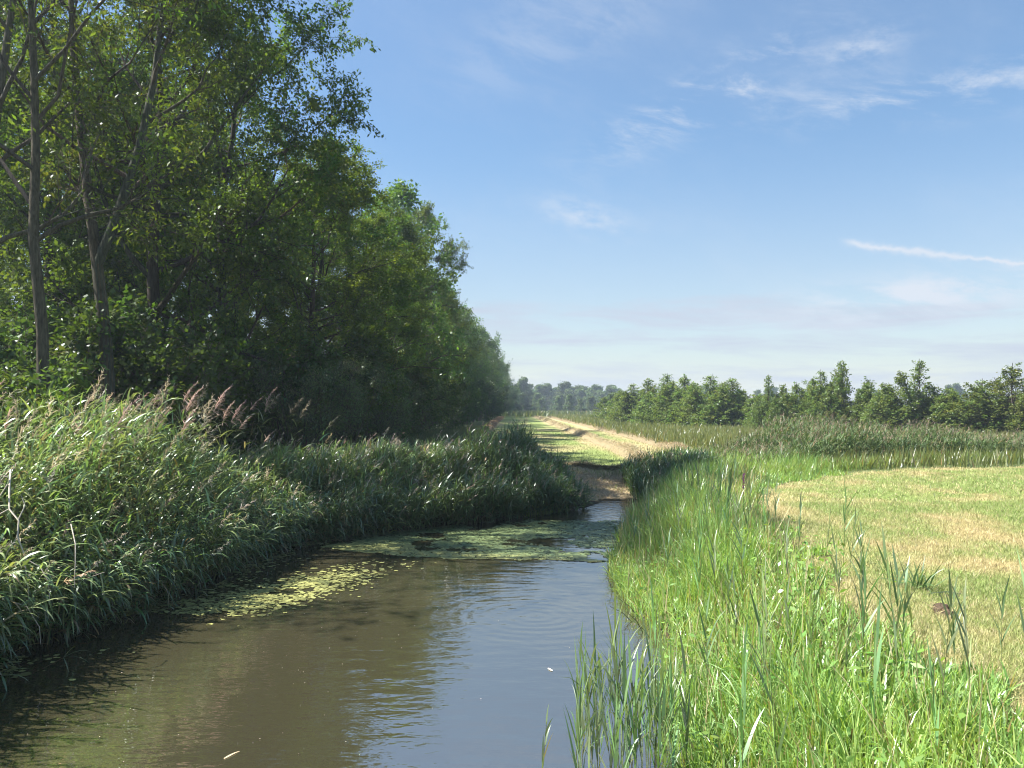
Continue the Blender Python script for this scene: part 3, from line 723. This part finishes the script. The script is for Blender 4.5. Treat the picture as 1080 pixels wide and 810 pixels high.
# far wood ---------------------------------------------------------------------
Fw = make_tree('distant_tree', 81, 13, stem(13, (.3, 0), .14, 7, 84), .2, 26, .06, .99, 4.6, full_env, (0, 60), 5, 4, 7, .6, .42, (.09, .135, .05), mat=M_far, label='pale hazy tree in the distant wood at the end of the mown strip', group='trees of the distant wood', loc=(5, 300, .7), lowdetail=True, twig=False)  # leaf colour paled to add to the look of haze
for i_ in range(120):
    Y = rt.uniform(290, 430); px = rt.uniform(535, 660) if i_ < 80 else rt.uniform(660, 1180)
    s_ = rt.uniform(.66, .95) * (.62 if Y < 310 else 1.0)
    copy_tree(Fw, (at(px, Y), Y, .6), rt.uniform(0, 6.3), (s_ * 1.25, s_ * 1.25, s_), 'pale hazy tree in the distant wood at the end of the mown strip', None, 'trees of the distant wood')
for i_, (px, Y, s_) in enumerate(((600, 235, .46), (588, 250, .42), (625, 240, .42), (612, 225, .36), (572, 262, .4), (640, 180, .36), (648, 165, .4))):
    copy_tree(Fw, (at(px, Y), Y, .6), rt.uniform(0, 6.3), (s_ * 1.3, s_ * 1.3, s_), 'round pale shrub in front of the distant wood', 'shrub', 'shrubs before the distant wood').name = 'distant_shrub'

# ------------------------------------------------------------------ hay windrows
def windrow(pts, w, h, n, label, straw=(.38, .32, .18), sz=(.12, .35), sw=(.012, .022)):
    rng = np.random.default_rng(int(abs(pts[0][1]) * 10) + 3)
    pts = np.array(pts, float); m_ = MB()
    K = 60; seg = np.linspace(0, 1, K); tt = np.linspace(0, 1, len(pts))
    cx = np.interp(seg, tt, pts[:, 0]) + .35 * (fbm(seg * 14, seg * 0 + pts[0][0], 3) - .5); cy = np.interp(seg, tt, pts[:, 1])
    S_ = 7; u = np.linspace(-1, 1, S_)
    hh = h * (.45 + .9 * fbm(seg * 22, seg * 0 + 3.3, 3)) * np.minimum(np.minimum(seg, 1 - seg) * 12, 1)
    vx = cx[:, None] + u[None, :] * w; vy = np.repeat(cy[:, None], S_, 1)
    vz = hz(vx, vy) - .03 + hh[:, None] * (1 - u[None, :] ** 2)
    ii = (np.arange(K - 1)[:, None] * S_ + np.arange(S_ - 1)[None, :]).ravel()
    m_.add(np.stack([vx, vy, vz], -1), np.stack([ii, ii + 1, ii + 1 + S_, ii + S_], -1), np.array(straw) * .8)
    q = rng.random(n) ** 1.5; uu = np.clip(rng.normal(size=n) * .5, -1.25, 1.25)
    px_ = np.interp(q, seg, cx) + uu * w; py_ = np.interp(q, seg, cy)
    pz_ = hz(px_, py_) + np.interp(q, seg, hh) * np.clip(1 - uu ** 2, 0, 1)
    far = 1 + 1.5 * np.clip((py_ - 40) / 60, 0, 3)
    strips(np.stack([px_, py_, pz_], -1), dirs(n, 45, 100, rng), rng.uniform(*sz, n) * far ** .5, rng.uniform(*sw, n) * far, .2, 2, m_, jit(straw, n, .2, rng), rng=rng)
    o = m_.build('hay_windrow', M_straw); tag(o, label, 'hay', 'hay windrows on the mown strip')
windrow([(5.4, 30.5), (5.6, 40), (5.7, 70), (5.8, 120), (5.6, 185)], .65, .34, 9000, 'pale hay windrow down the middle of the mown strip')
windrow([(8.3, 34), (8.7, 45), (8.8, 80), (8.6, 185)], .5, .28, 7000, 'hay windrow along the tall grass on the right of the strip')
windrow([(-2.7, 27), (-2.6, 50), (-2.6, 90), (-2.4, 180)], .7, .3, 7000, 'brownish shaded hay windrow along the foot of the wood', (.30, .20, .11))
windrow([(2.2, 29.4), (3.6, 28.9), (5.0, 29.2), (6.6, 30.2)], .6, .11, 3600, 'short hay heap lying across the near end of the strip')

# ------------------------------------------------------------------ floating plants
r3 = np.random.default_rng(77)
Pd = MB()
def pads(x, y, r, col, z=.006):
    n = len(x); a = np.arange(7) * 2 * PI / 7
    rr = r[:, None] * r3.uniform(.75, 1.15, (n, 7)); ph = r3.uniform(0, 6.3, n)[:, None]
    st = r3.uniform(.65, 1, n)[:, None]
    vx = x[:, None] + rr * np.cos(a + ph); vy = y[:, None] + rr * st * np.sin(a + ph)
    vz = z + r3.uniform(0, .006, n)[:, None] + .12 * r[:, None] * r3.normal(size=(n, 7)) * .6
    Pd.add(np.stack([vx, vy, np.maximum(vz, .002)], -1), np.arange(n * 7).reshape(-1, 7), np.repeat(col, 7, 0))
def fl(x, y):
    """density of floating plants"""
    nz = fbm(x * 1.1 + 4, y * 1.1, 4)
    e = -sd(x, y)
    yF = np.interp(x, [-5.2, -3.5, -1.2, 2.4], [17.0, 16.3, 15.3, 15.1]) + .5 * (fbm(x * 1.5, x * 0 + 2.2, 3) - .5)
    b1 = np.exp(-(((y - yF - .7) / .75) ** 2)) * (y > yF)          # far band
    b2 = np.exp(-((x + 3.75 - .5 * (y - 12.6)) / .6) ** 2 - ((y - 12.4) / 1.5) ** 2) * 1.0       # near patch
    b3 = (y > yF) * sstep(21.5, 19.5, y) * .8                                              # carpet before the reeds
    b4 = .55 * np.exp(-(e / .5) ** 2) * (x < -2)
    return np.clip(b1 * sstep(.3, .5, nz) + b2 * sstep(.33, .5, nz) + b3 * sstep(.3, .45, nz) + b4 * sstep(.35, .55, nz), 0, 1)
x, y = scatter(-6.5, 3.6, 8.5, 24.6, 170000, lambda x, y: (sd(x, y) < .05) & (r3.random(len(x)) < fl(x, y)) & ~((y > 20.5) & (x > .6)), r3)
n = len(x)
yel = np.clip(np.maximum(sstep(14.8, 14.2, y), sstep(1.6, .5, y - np.interp(x, [-5.2, -3.5, -1.2, 2.4], [17.0, 16.3, 15.3, 15.1]) + .8 * sstep(-3, 1, x))) + r3.normal(size=n) * .2, 0, 1)  # grey-green towards the right stands in for sky reflected on the mat
cc = lerpc((.14, .20, .09), (.31, .33, .12), yel) * (1 + r3.normal(size=(n, 1)) * .2)
pads(x, y, np.clip(r3.lognormal(-3.5, .38, n), .012, .075), np.clip(cc, .01, .6))
tag(Pd.build('floating_pondweed', M_pad), 'yellow green floating pondweed along the reeds', 'pondweed', kind='stuff')
Sd = MB(); Pd = Sd
x, y = scatter(-5, 1, 6.5, 15, 190, lambda x, y: (sd(x, y) < -.2) & (x < -.8 + r3.normal(size=len(x)) * .8), r3)
pads(x, y, r3.uniform(.003, .007, len(x)), jit((.55, .52, .42), len(x), .1, r3), .004)
tag(Sd.build('floating_seeds', M_pad), kind='stuff')

# ------------------------------------------------------------------ single reeds and other small things
r4 = np.random.default_rng(12)
def reed_thing(name, label, cat, group, seed, H, nleaf, lean, amount, col, plume, loc, LL=(.3, .48), LW=(.02, .032), droop=.3, elev=(15, 40), dead=0., plume_L=.27):
    rng = np.random.default_rng(seed)
    root = empty(name, loc, label, cat, group)
    S, Fo, Pl = MB(), MB(), MB()
    reed_arrays(np.zeros(1), np.zeros(1), -.05, np.array([H]), np.array([lean]), np.array([amount]), nleaf, S, Fo, rng, LL, LW, col, dead, droop, Pl if plume else None, 1.0, 60, elev=elev, windx=.04, tmin=.3, plume_L=plume_L)
    S.build('stem', M_reed, root); Fo.build('foliage', M_reed, root)
    if plume: Pl.build('seed_head', M_plume, root)
    return root
BLUE = (.19, .29, .115)
V = [reed_thing('reed_shoot', 'blue green reed shoot rising above the bright bank grass', 'reed', 'reed shoots in the bank grass', 200 + q, 1.0, 9, (.3 * math.cos(q * 2), .3 * math.sin(q * 2)), .12, BLUE, False, (0, 0, 0), (.28, .46), (.016, .026), .22, (10, 30)) for q in range(6)]
spots = [(887, 10.6, .95), (868, 10.9, .85), (893, 10.2, .75), (842, 11.2, .8), (905, 9.5, .7), (812, 12.5, .85), (765, 12, .9), (783, 11, .8), (1074, 6.2, 1.0), (1050, 6.4, .7), (912, 7.6, .9), (885, 8.2, .85), (690, 9.0, .9), (800, 6.9, .95), (850, 7.2, .9), (745, 7.6, .95), (940, 6.2, .95), (985, 5.6, .9), (915, 5.5, 1.05), (1020, 5.3, .9), (820, 5.6, 1.0), (720, 6.1, 1.0), (770, 9.0, .9), (830, 9.2, .85), (735, 10.5, .9), (715, 13, .9), (740, 15, .95), (760, 17, .95), (700, 11.5, .9), (790, 14, .85), (775, 5.4, 1.05), (870, 6.3, .95), (960, 7.0, .65), (1003, 6.3, .7)]
for i_, (px, Y, s_) in enumerate(spots):
    X = at(px, Y); loc = (X, Y, max(gz(X, Y), 0))
    if i_ < 6:
        V[i_].location = loc; V[i_].scale = (s_,) * 3
    else: copy_tree(V[i_ % 6], loc, r4.uniform(0, 6.3), s_, V[0]['label'], None, V[0]['group'])
n_extra = 0
while n_extra < 48:
    Y = r4.uniform(4.8, 21); X = r4.uniform(1.6, 7)
    if mown_right(np.array([X + .25]), np.array([Y]))[0] or sd(np.array([X]), np.array([Y]))[0] < .2 or abs(X) > .7 * Y: continue
    copy_tree(V[n_extra % 6], (X, Y, gz(X, Y)), r4.uniform(0, 6.3), r4.uniform(.7, 1.0), V[0]['label'], None, V[0]['group']); n_extra += 1
# reeds standing in the water at the lower edge
W_ = [reed_thing('water_reed', 'reed with pale tip standing in the water before the bank', 'reed', 'reeds standing in the water', 300 + q, 1.05, 7, (.3, -.1 + .1 * q), .2, (.20, .31, .11), False, (0, 0, 0), (.4, .65), (.016, .026), .35, (6, 22)) for q in range(4)]
ws = [(r4.uniform(598, 612) if q < 4 else 605 + 100 * r4.random() ** .7, r4.uniform(5.3, 6.9)) for q in range(46)]
for i_, (px, Y) in enumerate(ws):
    X = at(px, Y); s_ = r4.uniform(.7, 1.05)
    if i_ < 4: W_[i_].location = (X, Y, 0); W_[i_].scale = (s_,) * 3
    else: copy_tree(W_[i_ % 4], (X, Y, 0), r4.uniform(0, 6.3), s_, W_[0]['label'], None, W_[0]['group'])
X = at(569, 6.0)
reed_thing('water_reed', 'lone reed shoot standing apart in open water near the lower edge', 'reed', None, 320, .62, 6, (.1, 0), .1, (.12, .17, .06), False, (X, 6.0, 0), (.18, .3), (.015, .022), .2, (10, 28), .2)
# plumed reeds above the left bed
PLc = [reed_thing('plumed_reed', 'flowering reed with drooping pinkish brown plume leaning from the left bank', 'reed', 'flowering reeds of the left bank', 400 + q, 2.15, 9, (1, -.1 + .15 * math.sin(q)), .22 + .05 * q, (.20, .27, .10), True, (0, 0, 0), (.3, .55), (.024, .04), .5, (25, 60), .1, .46) for q in range(5)]
cnt = 0
while cnt < 62:
    Y = r4.uniform(8, 19.5); X = r4.uniform(-11, -5)
    s_ = sd(np.array([X]), np.array([Y]))[0]
    if s_ < .5 or s_ > 3.8 or X < -.72 * Y: continue
    sc = r4.uniform(.85, 1.12) * (1 - .2 * max(0, 1.2 - s_))
    if cnt < 5: o = PLc[cnt]; o.location = (X, Y, gz(X, Y)); o.scale = (sc,) * 3
    else: copy_tree(PLc[cnt % 5], (X, Y, gz(X, Y)), r4.uniform(-.6, .6), sc, PLc[0]['label'], None, PLc[0]['group'])
    cnt += 1

# fallen reed with hanging leaves over the water
def polyl(pts, r0, r1, name, mat, col, parent=None, sides=6):
    m_ = MB(); tubes(np.array([pts], float), np.array([r0]), np.array([r1]), sides, m_, col); return m_.build(name, mat, parent, True)
root = empty('fallen_reed', (-5.75, 9.6, .35), 'fallen reddish reed stem with a comb of hanging leaves over dark water', 'reed')
pt = np.array([(-.45, -.1, .1), (-.1, 0, .28), (.3, .1, .47), (.62, .15, .58)])
polyl(pt, .007, .003, 'stem', M_reed, (.22, .13, .08), root)
m_ = MB(); q = np.linspace(.05, .95, 9); base = np.stack([np.interp(q, np.linspace(0, 1, 4), pt[:, i]) for i in range(3)], -1)
strips(base, norm(np.array([[.35, -.2, -.3]]) + r4.normal(size=(9, 3)) * .2), r4.uniform(.35, .55, 9), .026, .9, 5, m_, jit((.09, .15, .06), 9, .15, r4))
m_.build('foliage', M_reed, root)
for px, Y, lab in ((72, 8.9, 'small reed sprig poking out of the black water below the reeds'), (8, 8.3, 'pale bent reed sprig at the lower left border')):
    X = at(px, Y); root = empty('reed_sprig', (X, Y, 0), lab, 'reed')
    polyl([(-.35, .05, -.05), (-.15, 0, .06), (0, 0, .14)], .005, .003, 'stem', M_reed, (.2, .16, .08), root)
    m_ = MB(); strips(np.array([[0, 0, .14]] * 4), norm(np.array([[.5, 0, .7], [.9, -.1, .2], [.3, -.2, -.3], [.8, .2, .5]])), np.array([.26, .34, .22, .3]), .024, .35, 5, m_, jit((.15, .21, .11), 4, .1, r4)); m_.build('foliage', M_reed, root)

# dead bleached branch
root = empty('dead_branch', (at(38, 9.3), 9.3, .3), 'bleached bare branch with forked twigs hanging out of the left reeds', 'branch')
B = (.52, .47, .40)
o0 = polyl([(-.75, .5, 1.75), (-.42, .2, 1.93), (-.3, 0, 1.75), (-.2, -.15, 1.5), (-.02, -.25, 1.38), (.0, -.3, 1.2), (.12, -.33, .95)], .013, .009, 'limb', M_dead, B, root)
for pts in ([(-.32, 0, 1.78), (-.42, -.08, 1.55), (-.45, -.1, 1.35)], [(.0, -.3, 1.2), (-.1, -.33, 1.02), (-.14, -.34, .85)], [(.12, -.33, .95), (.02, -.36, .7), (-.05, -.4, .45), (-.1, -.42, .3)],
            [(.12, -.33, .95), (.3, -.35, .86), (.42, -.38, .7), (.45, -.4, .45)], [(.11, -.33, .9), (.17, -.36, .65), (.19, -.36, .4)], [(-.02, -.25, 1.4), (.02, -.2, 1.55), (-.04, -.18, 1.66)],
            [(.45, .0, 1.3), (.62, -.2, 1.1), (.68, -.3, .9), (.7, -.35, .62)], [(-.2, -.15, 1.5), (-.55, -.2, 1.3), (-.8, -.2, 1.2)], [(-.05, -.4, .5), (.2, -.42, .42), (.36, -.44, .2), (.38, -.44, -.0)]):
    polyl(pts, .0075, .003, 'twig', M_dead, B, root)

# broken stalks leaning out of the water by the right bank
bs = [((627, 14.0), (.16, 0, .42), (-.02, 0, .25)), ((660, 11.2), (-.42, -.1, .34), None), ((655, 10.9), (-.5, -.1, .30), None), ((664, 10.4), (-.36, -.2, .4), None), ((648, 13.2), (-.2, 0, .36), None), ((672, 10.0), (-.3, -.15, .32), None), ((640, 15.2), (-.05, 0, .5), None), ((633, 12.6), (-.12, 0, .3), None)]
for px_Y, tip, mid in bs:
    X = at(px_Y[0], px_Y[1]); root = link('broken_stalk', None, None, (X + .2, px_Y[1], 0)); root.scale = (.75, .75, .75); root.empty_display_size = .1
    tag(root, 'broken dark reed stalk leaning over the water by the right bank', 'reed stalk', 'broken stalks by the right bank')
    pts = [(0, 0, -.1), (tip[0] * .5, tip[1] * .5, tip[2] * .55), tip] if mid is None else [(0, 0, -.1), tip, (-.12, 0, .66)]
    polyl(pts, .008, .005, 'stem', M_reed, (.06, .075, .03), root, 5)
    m_ = MB(); t_ = np.array(pts[1]); strips(t_[None] * 1.0, norm(np.array([[tip[0], tip[1], .1]])), .3, .018, .4, 4, m_, jit((.09, .14, .04), 1, .1, r4)); m_.build('leaf', M_reed, root)

# floating litter
X = at(250, 6.75)
root = empty('floating_leaf', (X, 6.75, .006), 'pale straw coloured leaf floating on brown water near the lower edge', 'leaf', rz=1.1)
m_ = MB(); strips(np.array([[-.1, 0, .0]]), np.array([[1., 0, .06]]), .2, .022, .1, 5, m_, jit((.5, .44, .3), 1, .05), side=np.array([[0, 1., .1]])); m_.build('blade', M_straw, root)
X = at(580, 8.9)
root = empty('feather', (X, 8.9, .004), 'tiny white feather floating on sky blue water', 'feather', rz=2.0)
m_ = MB(); strips(np.array([[-.05, 0, .0], [-.05, 0, .004]]), norm(np.array([[1., 0, .15], [1, .2, .1]])), np.array([.11, .09]), .022, .1, 5, m_, jit((.8, .8, .78), 2, .03), side=np.array([[0, 1., .2], [0, 1, -.2]])); m_.build('vane', M_straw, root)

# tuft, dark blades standing in for its shadow, clod of earth on the meadow
X = at(965, 9.4); root = empty('reed_tuft', (X, 9.4, gz(X, 9.4)), 'isolated green reed tuft with spread blades on the mown meadow', 'reed')
m_ = MB(); n = 26
strips(np.zeros((n, 3)) + r4.normal(size=(n, 3)) * np.array([.06, .04, 0]), dirs(n, 10, 75, r4), r4.uniform(.3, .6, n), .024, .22, 5, m_, jit((.10, .155, .055), n, .15, r4)); m_.build('foliage', M_reed, root)
X = at(1004, 9.0); root = empty('reed_tuft', (X, 9.0, gz(X, 9.0)), 'flat dark blades standing in for the shadow right of the upright tuft', 'reed')  # no second tuft: dark blades laid flat as the cast shadow
m_ = MB(); strips(np.array([[-.35, 0, .02], [-.2, .05, .03], [0, 0, .03]]), norm(np.array([[1, .1, .25], [1, -.1, .2], [1, .2, .1]])), np.array([.5, .4, .35]), .03, .35, 5, m_, jit((.07, .10, .045), 3, .15, r4)); m_.build('foliage', M_reed, root)
X = at(990, 8.3)
m_ = MB(); a = np.linspace(0, 2 * PI, 17)[:-1]; rings = []
for q, (rr, zz) in enumerate(((1, -.04), (.92, .04), (.75, .10), (.5, .145), (.22, .16), (.02, .165))):
    k_ = rr * (1 + .75 * (fbm(np.cos(a) * 2.5 + 5 + q * 1.7, np.sin(a) * 2.5, 3) - .5) * 2)
    rings.append(np.stack([.07 * k_ * np.cos(a), .16 * k_ * np.sin(a), zz * .6 + .11 * (zz > 0) * (fbm(np.cos(a) * 4 + q, np.sin(a) * 4 + 9, 2) - .5)], -1))
ii = np.arange(5)[:, None] * 16 + np.arange(16)[None]; jj = np.arange(5)[:, None] * 16 + ((np.arange(16) + 1) % 16)[None]
m_.add(np.array(rings), np.stack([ii, jj, jj + 16, ii + 16], -1).reshape(-1, 4), (.075, .055, .04))
n = 90; a_ = r4.uniform(0, 6.3, n); q_ = r4.uniform(.2, 1.3, n)
strips(np.stack([.08 * q_ * np.cos(a_), .17 * q_ * np.sin(a_), .08 * np.clip(1.1 - q_, 0, 1) + .01], -1), dirs(n, 40, 95, r4), r4.uniform(.06, .16, n), .008, .2, 3, m_, jit((.30, .23, .13), n, .25, r4))
o = m_.build('earth_clod', M_soil); o.location = (X, 8.3, gz(X, 8.3)); tag(o, 'dark brown clod of bare earth at the edge of the mown meadow', 'clod')
# loosestrife flower
X = at(782, 14.5); root = empty('purple_flower', (X, 14.5, gz(X, 14.5)), 'purple flower spike among the bright bank grass', 'flower')
polyl([(0, 0, 0), (.02, 0, .45), (.03, 0, .95)], .005, .003, 'stem', M_reed, (.1, .12, .05), root)
m_ = MB(); n = 70; q = r4.uniform(0, 1, n)
leaves(np.stack([.02 + q * .01, 0 * q, .68 + q * .27], -1), norm(r4.normal(size=(n, 3))), norm(r4.normal(size=(n, 3))), .035, .02, m_, jit((.42, .13, .33), n, .15, r4)); m_.build('blossom', M_plume, root)

# ------------------------------------------------------------------ haze
hb = MB()
lo, hi = np.array((-700., -80., -2.0)), np.array((700., 960., 26.))
vv = np.array([[(lo[0], hi[0])[i & 1], (lo[1], hi[1])[i >> 1 & 1], (lo[2], hi[2])[i >> 2 & 1]] for i in range(8)])
m, nt, N, L = newmat('haze'); out = N.new('ShaderNodeOutputMaterial'); pv = N.new('ShaderNodeVolumePrincipled')
pv.inputs['Color'].default_value = (.72, .86, 1, 1); pv.inputs['Density'].default_value = .00068; pv.inputs['Anisotropy'].default_value = .3
L.new(pv.outputs[0], out.inputs['Volume'])
hb.add(vv, [[0, 2, 3, 1], [4, 5, 7, 6], [0, 1, 5, 4], [2, 6, 7, 3], [0, 4, 6, 2], [1, 3, 7, 5]], (1, 1, 1))
o = hb.build('haze', m); o['kind'] = 'stuff'; o.display_type = 'WIRE'

# ------------------------------------------------------------------ sky, sun
SAZ, SEL = math.radians(-87), math.radians(53)
wd = bpy.data.worlds.new('World'); SC.world = wd; wd.use_nodes = True
nt = wd.node_tree; N = nt.nodes; L = nt.links; N.clear()
out = N.new('ShaderNodeOutputWorld'); bg = N.new('ShaderNodeBackground'); bg.inputs['Strength'].default_value = .0525
sky = N.new('ShaderNodeTexSky'); sky.sky_type = 'NISHITA'; sky.sun_disc = False
sky.sun_elevation = SEL; sky.sun_rotation = SAZ % (2 * PI)
sky.air_density = 1.25; sky.dust_density = .35; sky.ozone_density = 2.6
tc = N.new('ShaderNodeTexCoord'); sep = N.new('ShaderNodeSeparateXYZ'); L.new(tc.outputs['Generated'], sep.inputs[0])
az = mth('ARCTAN2', sep.outputs[0], sep.outputs[1])
el = mth('ARCSINE', sep.outputs[2])
def pix(px, py):
    gx, gz_ = (px - 540) / 811, (430 - py) / 811
    return math.atan(gx), math.atan(gz_ / math.hypot(1, gx))
cmb = N.new('ShaderNodeCombineXYZ'); L.new(az, cmb.inputs[0]); L.new(el, cmb.inputs[1])
def cnoise(sx, sy, rot, scale=1, detail=6, rough=.6, off=(0, 0, 0), dist=0):
    mp = N.new('ShaderNodeMapping'); mp.inputs['Rotation'].default_value = (0, 0, rot); mp.inputs['Location'].default_value = off
    L.new(cmb.outputs[0], mp.inputs[0])
    m2 = N.new('ShaderNodeMapping'); m2.inputs['Scale'].default_value = (sx, sy, 1); L.new(mp.outputs[0], m2.inputs[0])
    z = N.new('ShaderNodeTexNoise'); z.inputs['Scale'].default_value = scale; z.inputs['Detail'].default_value = detail; z.inputs['Roughness'].default_value = rough; z.inputs['Distortion'].default_value = dist
    L.new(m2.outputs[0], z.inputs['Vector']); return z.outputs['Fac']
def mrange(v, a, b_, c_=0., d_=1.):
    r_ = N.new('ShaderNodeMapRange'); r_.interpolation_type = 'SMOOTHSTEP'
    for k_, q_ in zip(('From Min', 'From Max', 'To Min', 'To Max'), (a, b_, c_, d_)): r_.inputs[k_].default_value = q_
    L.new(v, r_.inputs['Value']); return r_.outputs[0]
def blob(px, py, sx, sy, rot=0):
    u0, v0 = pix(px, py); c_, s_ = math.cos(rot), math.sin(rot)
    du = mth('SUBTRACT', az, u0); dv = mth('SUBTRACT', el, v0)
    a_ = mth('MULTIPLY', mth('ADD', mth('MULTIPLY', du, c_), mth('MULTIPLY', dv, s_)), 811 / sx)
    b_ = mth('MULTIPLY', mth('SUBTRACT', mth('MULTIPLY', dv, c_), mth('MULTIPLY', du, s_)), 811 / sy)
    return mth('EXPONENT', mth('MULTIPLY', mth('ADD', mth('MULTIPLY', a_, a_), mth('MULTIPLY', b_, b_)), -1))
# low veil
soft = mrange(el, .36, .10, 0, .42)
veil = mrange(mth('ADD', el, mth('MULTIPLY', mth('SUBTRACT', cnoise(3, 26, .03, 1, 5), .5), .12)), .175, .12)
veil = mth('MINIMUM', 1, mth('MULTIPLY', veil, mth('ADD', .25, mth('MULTIPLY', mrange(cnoise(4, 36, .04, 1, 8, .66, (3, 1, 0), .3), .3, .7), .7))))
fine = cnoise(9, 30, .25, 1, 8, .68, (1, 2, 0), .4)
wis = mrange(fine, .44, .76)
acc = mth('MULTIPLY', wis, mth('ADD', mth('MULTIPLY', blob(745, 100, 110, 24, .38), 1.0), mth('MULTIPLY', blob(985, 95, 150, 22, -.02), .75)))
acc = mth('ADD', acc, mth('MULTIPLY', mrange(cnoise(22, 50, .1, 1, 6, .65, (7, 2, 0)), .35, .7), mth('ADD', mth('MULTIPLY', blob(617, 227, 48, 16, -.25), .6), mth('MULTIPLY', blob(912, 47, 40, 16, .15), .5))))
acc = mth('ADD', acc, mth('MULTIPLY', mrange(fine, .36, .64), mth('ADD', mth('MULTIPLY', blob(970, 312, 120, 20, .06), 1.3), mth('MULTIPLY', blob(590, 25, 120, 40, .3), .22))))
acc = mth('ADD', acc, mth('MULTIPLY', mrange(cnoise(5, 9, .4, 1, 7, .62, (5, 5, 0)), .45, .85), .14))
# contrail
u0, v0 = pix(888, 254); u1, v1 = pix(1085, 278)
sl = (v1 - v0) / (u1 - u0)
dline_ = mth('SUBTRACT', el, mth('ADD', v0, mth('MULTIPLY', mth('SUBTRACT', az, u0), sl)))
dline_ = mth('ADD', dline_, mth('MULTIPLY', mth('SUBTRACT', cnoise(60, 60, 0, 1, 5, .65), .5), .014))
wdt = mrange(az, u0 + .07, u1, .0042, .0018)
tr_ = mth('EXPONENT', mth('MULTIPLY', mth('POWER', mth('ABSOLUTE', mth('DIVIDE', dline_, wdt)), 2), -1))
tr_ = mth('MULTIPLY', tr_, mth('MULTIPLY', mrange(az, u0 - .004, u0 + .02), mrange(az, u1 - .02, u1 + .06, .9, 0)))
acc = mth('ADD', acc, mth('MULTIPLY', tr_, .95))
acc = mth('ADD', acc, mrange(el, .15, .5, .02, .13))
mix = N.new('ShaderNodeMixRGB'); hsv = N.new('ShaderNodeHueSaturation'); hsv.inputs['Saturation'].default_value = 1.2; hsv.inputs['Value'].default_value = 1.03; L.new(sky.outputs[0], hsv.inputs['Color']); L.new(mth('MAXIMUM', veil, soft), mix.inputs[0]); L.new(hsv.outputs[0], mix.inputs[1]); mix.inputs[2].default_value = (3.75, 4.05, 4.85, 1)
mix2 = N.new('ShaderNodeMixRGB'); L.new(mth('MINIMUM', acc, 1), mix2.inputs[0]); L.new(mix.outputs[0], mix2.inputs[1]); mix2.inputs[2].default_value = (4.7, 5.1, 5.7, 1)
mix = mix2
L.new(mix.outputs[0], bg.inputs['Color']); L.new(bg.outputs[0], out.inputs['Surface'])

sl_ = bpy.data.lights.new('sun', 'SUN'); sl_.energy = 4.9; sl_.angle = math.radians(.53); sl_.color = (1, .95, .86)
so = link('sun', sl_)
Sv = Vector((math.cos(SEL) * math.sin(SAZ), math.cos(SEL) * math.cos(SAZ), math.sin(SEL)))
so.rotation_euler = Sv.to_track_quat('Z', 'Y').to_euler()

# ------------------------------------------------------------------ camera, render
cd = bpy.data.cameras.new('camera'); cam = link('camera', cd, None, (0, 0, 3.0))
cd.sensor_width = 36; cd.lens = 36 * 811 / 1080; cd.clip_end = 3000; cd.clip_start = .05
cam.rotation_euler = (math.radians(90) + math.atan(25 / 811), 0, 0)
SC.camera = cam
vs = SC.view_settings; vs.view_transform = 'Standard'; vs.look = 'None'; vs.exposure = 1.6; vs.gamma = 1; vs.use_curve_mapping = False
cy = SC.cycles
cy.max_bounces = 6; cy.diffuse_bounces = 2; cy.glossy_bounces = 3; cy.transmission_bounces = 4; cy.transparent_max_bounces = 8; cy.volume_bounces = 0
cy.use_denoising = True; cy.denoiser = 'OPENIMAGEDENOISE'; cy.denoising_input_passes = 'RGB_ALBEDO_NORMAL'; cy.denoising_prefilter = 'ACCURATE'
cy.use_adaptive_sampling = False; cy.sample_clamp_indirect = 2.5; cy.filter_width = 1.1
cy.caustics_reflective = False; cy.caustics_refractive = False
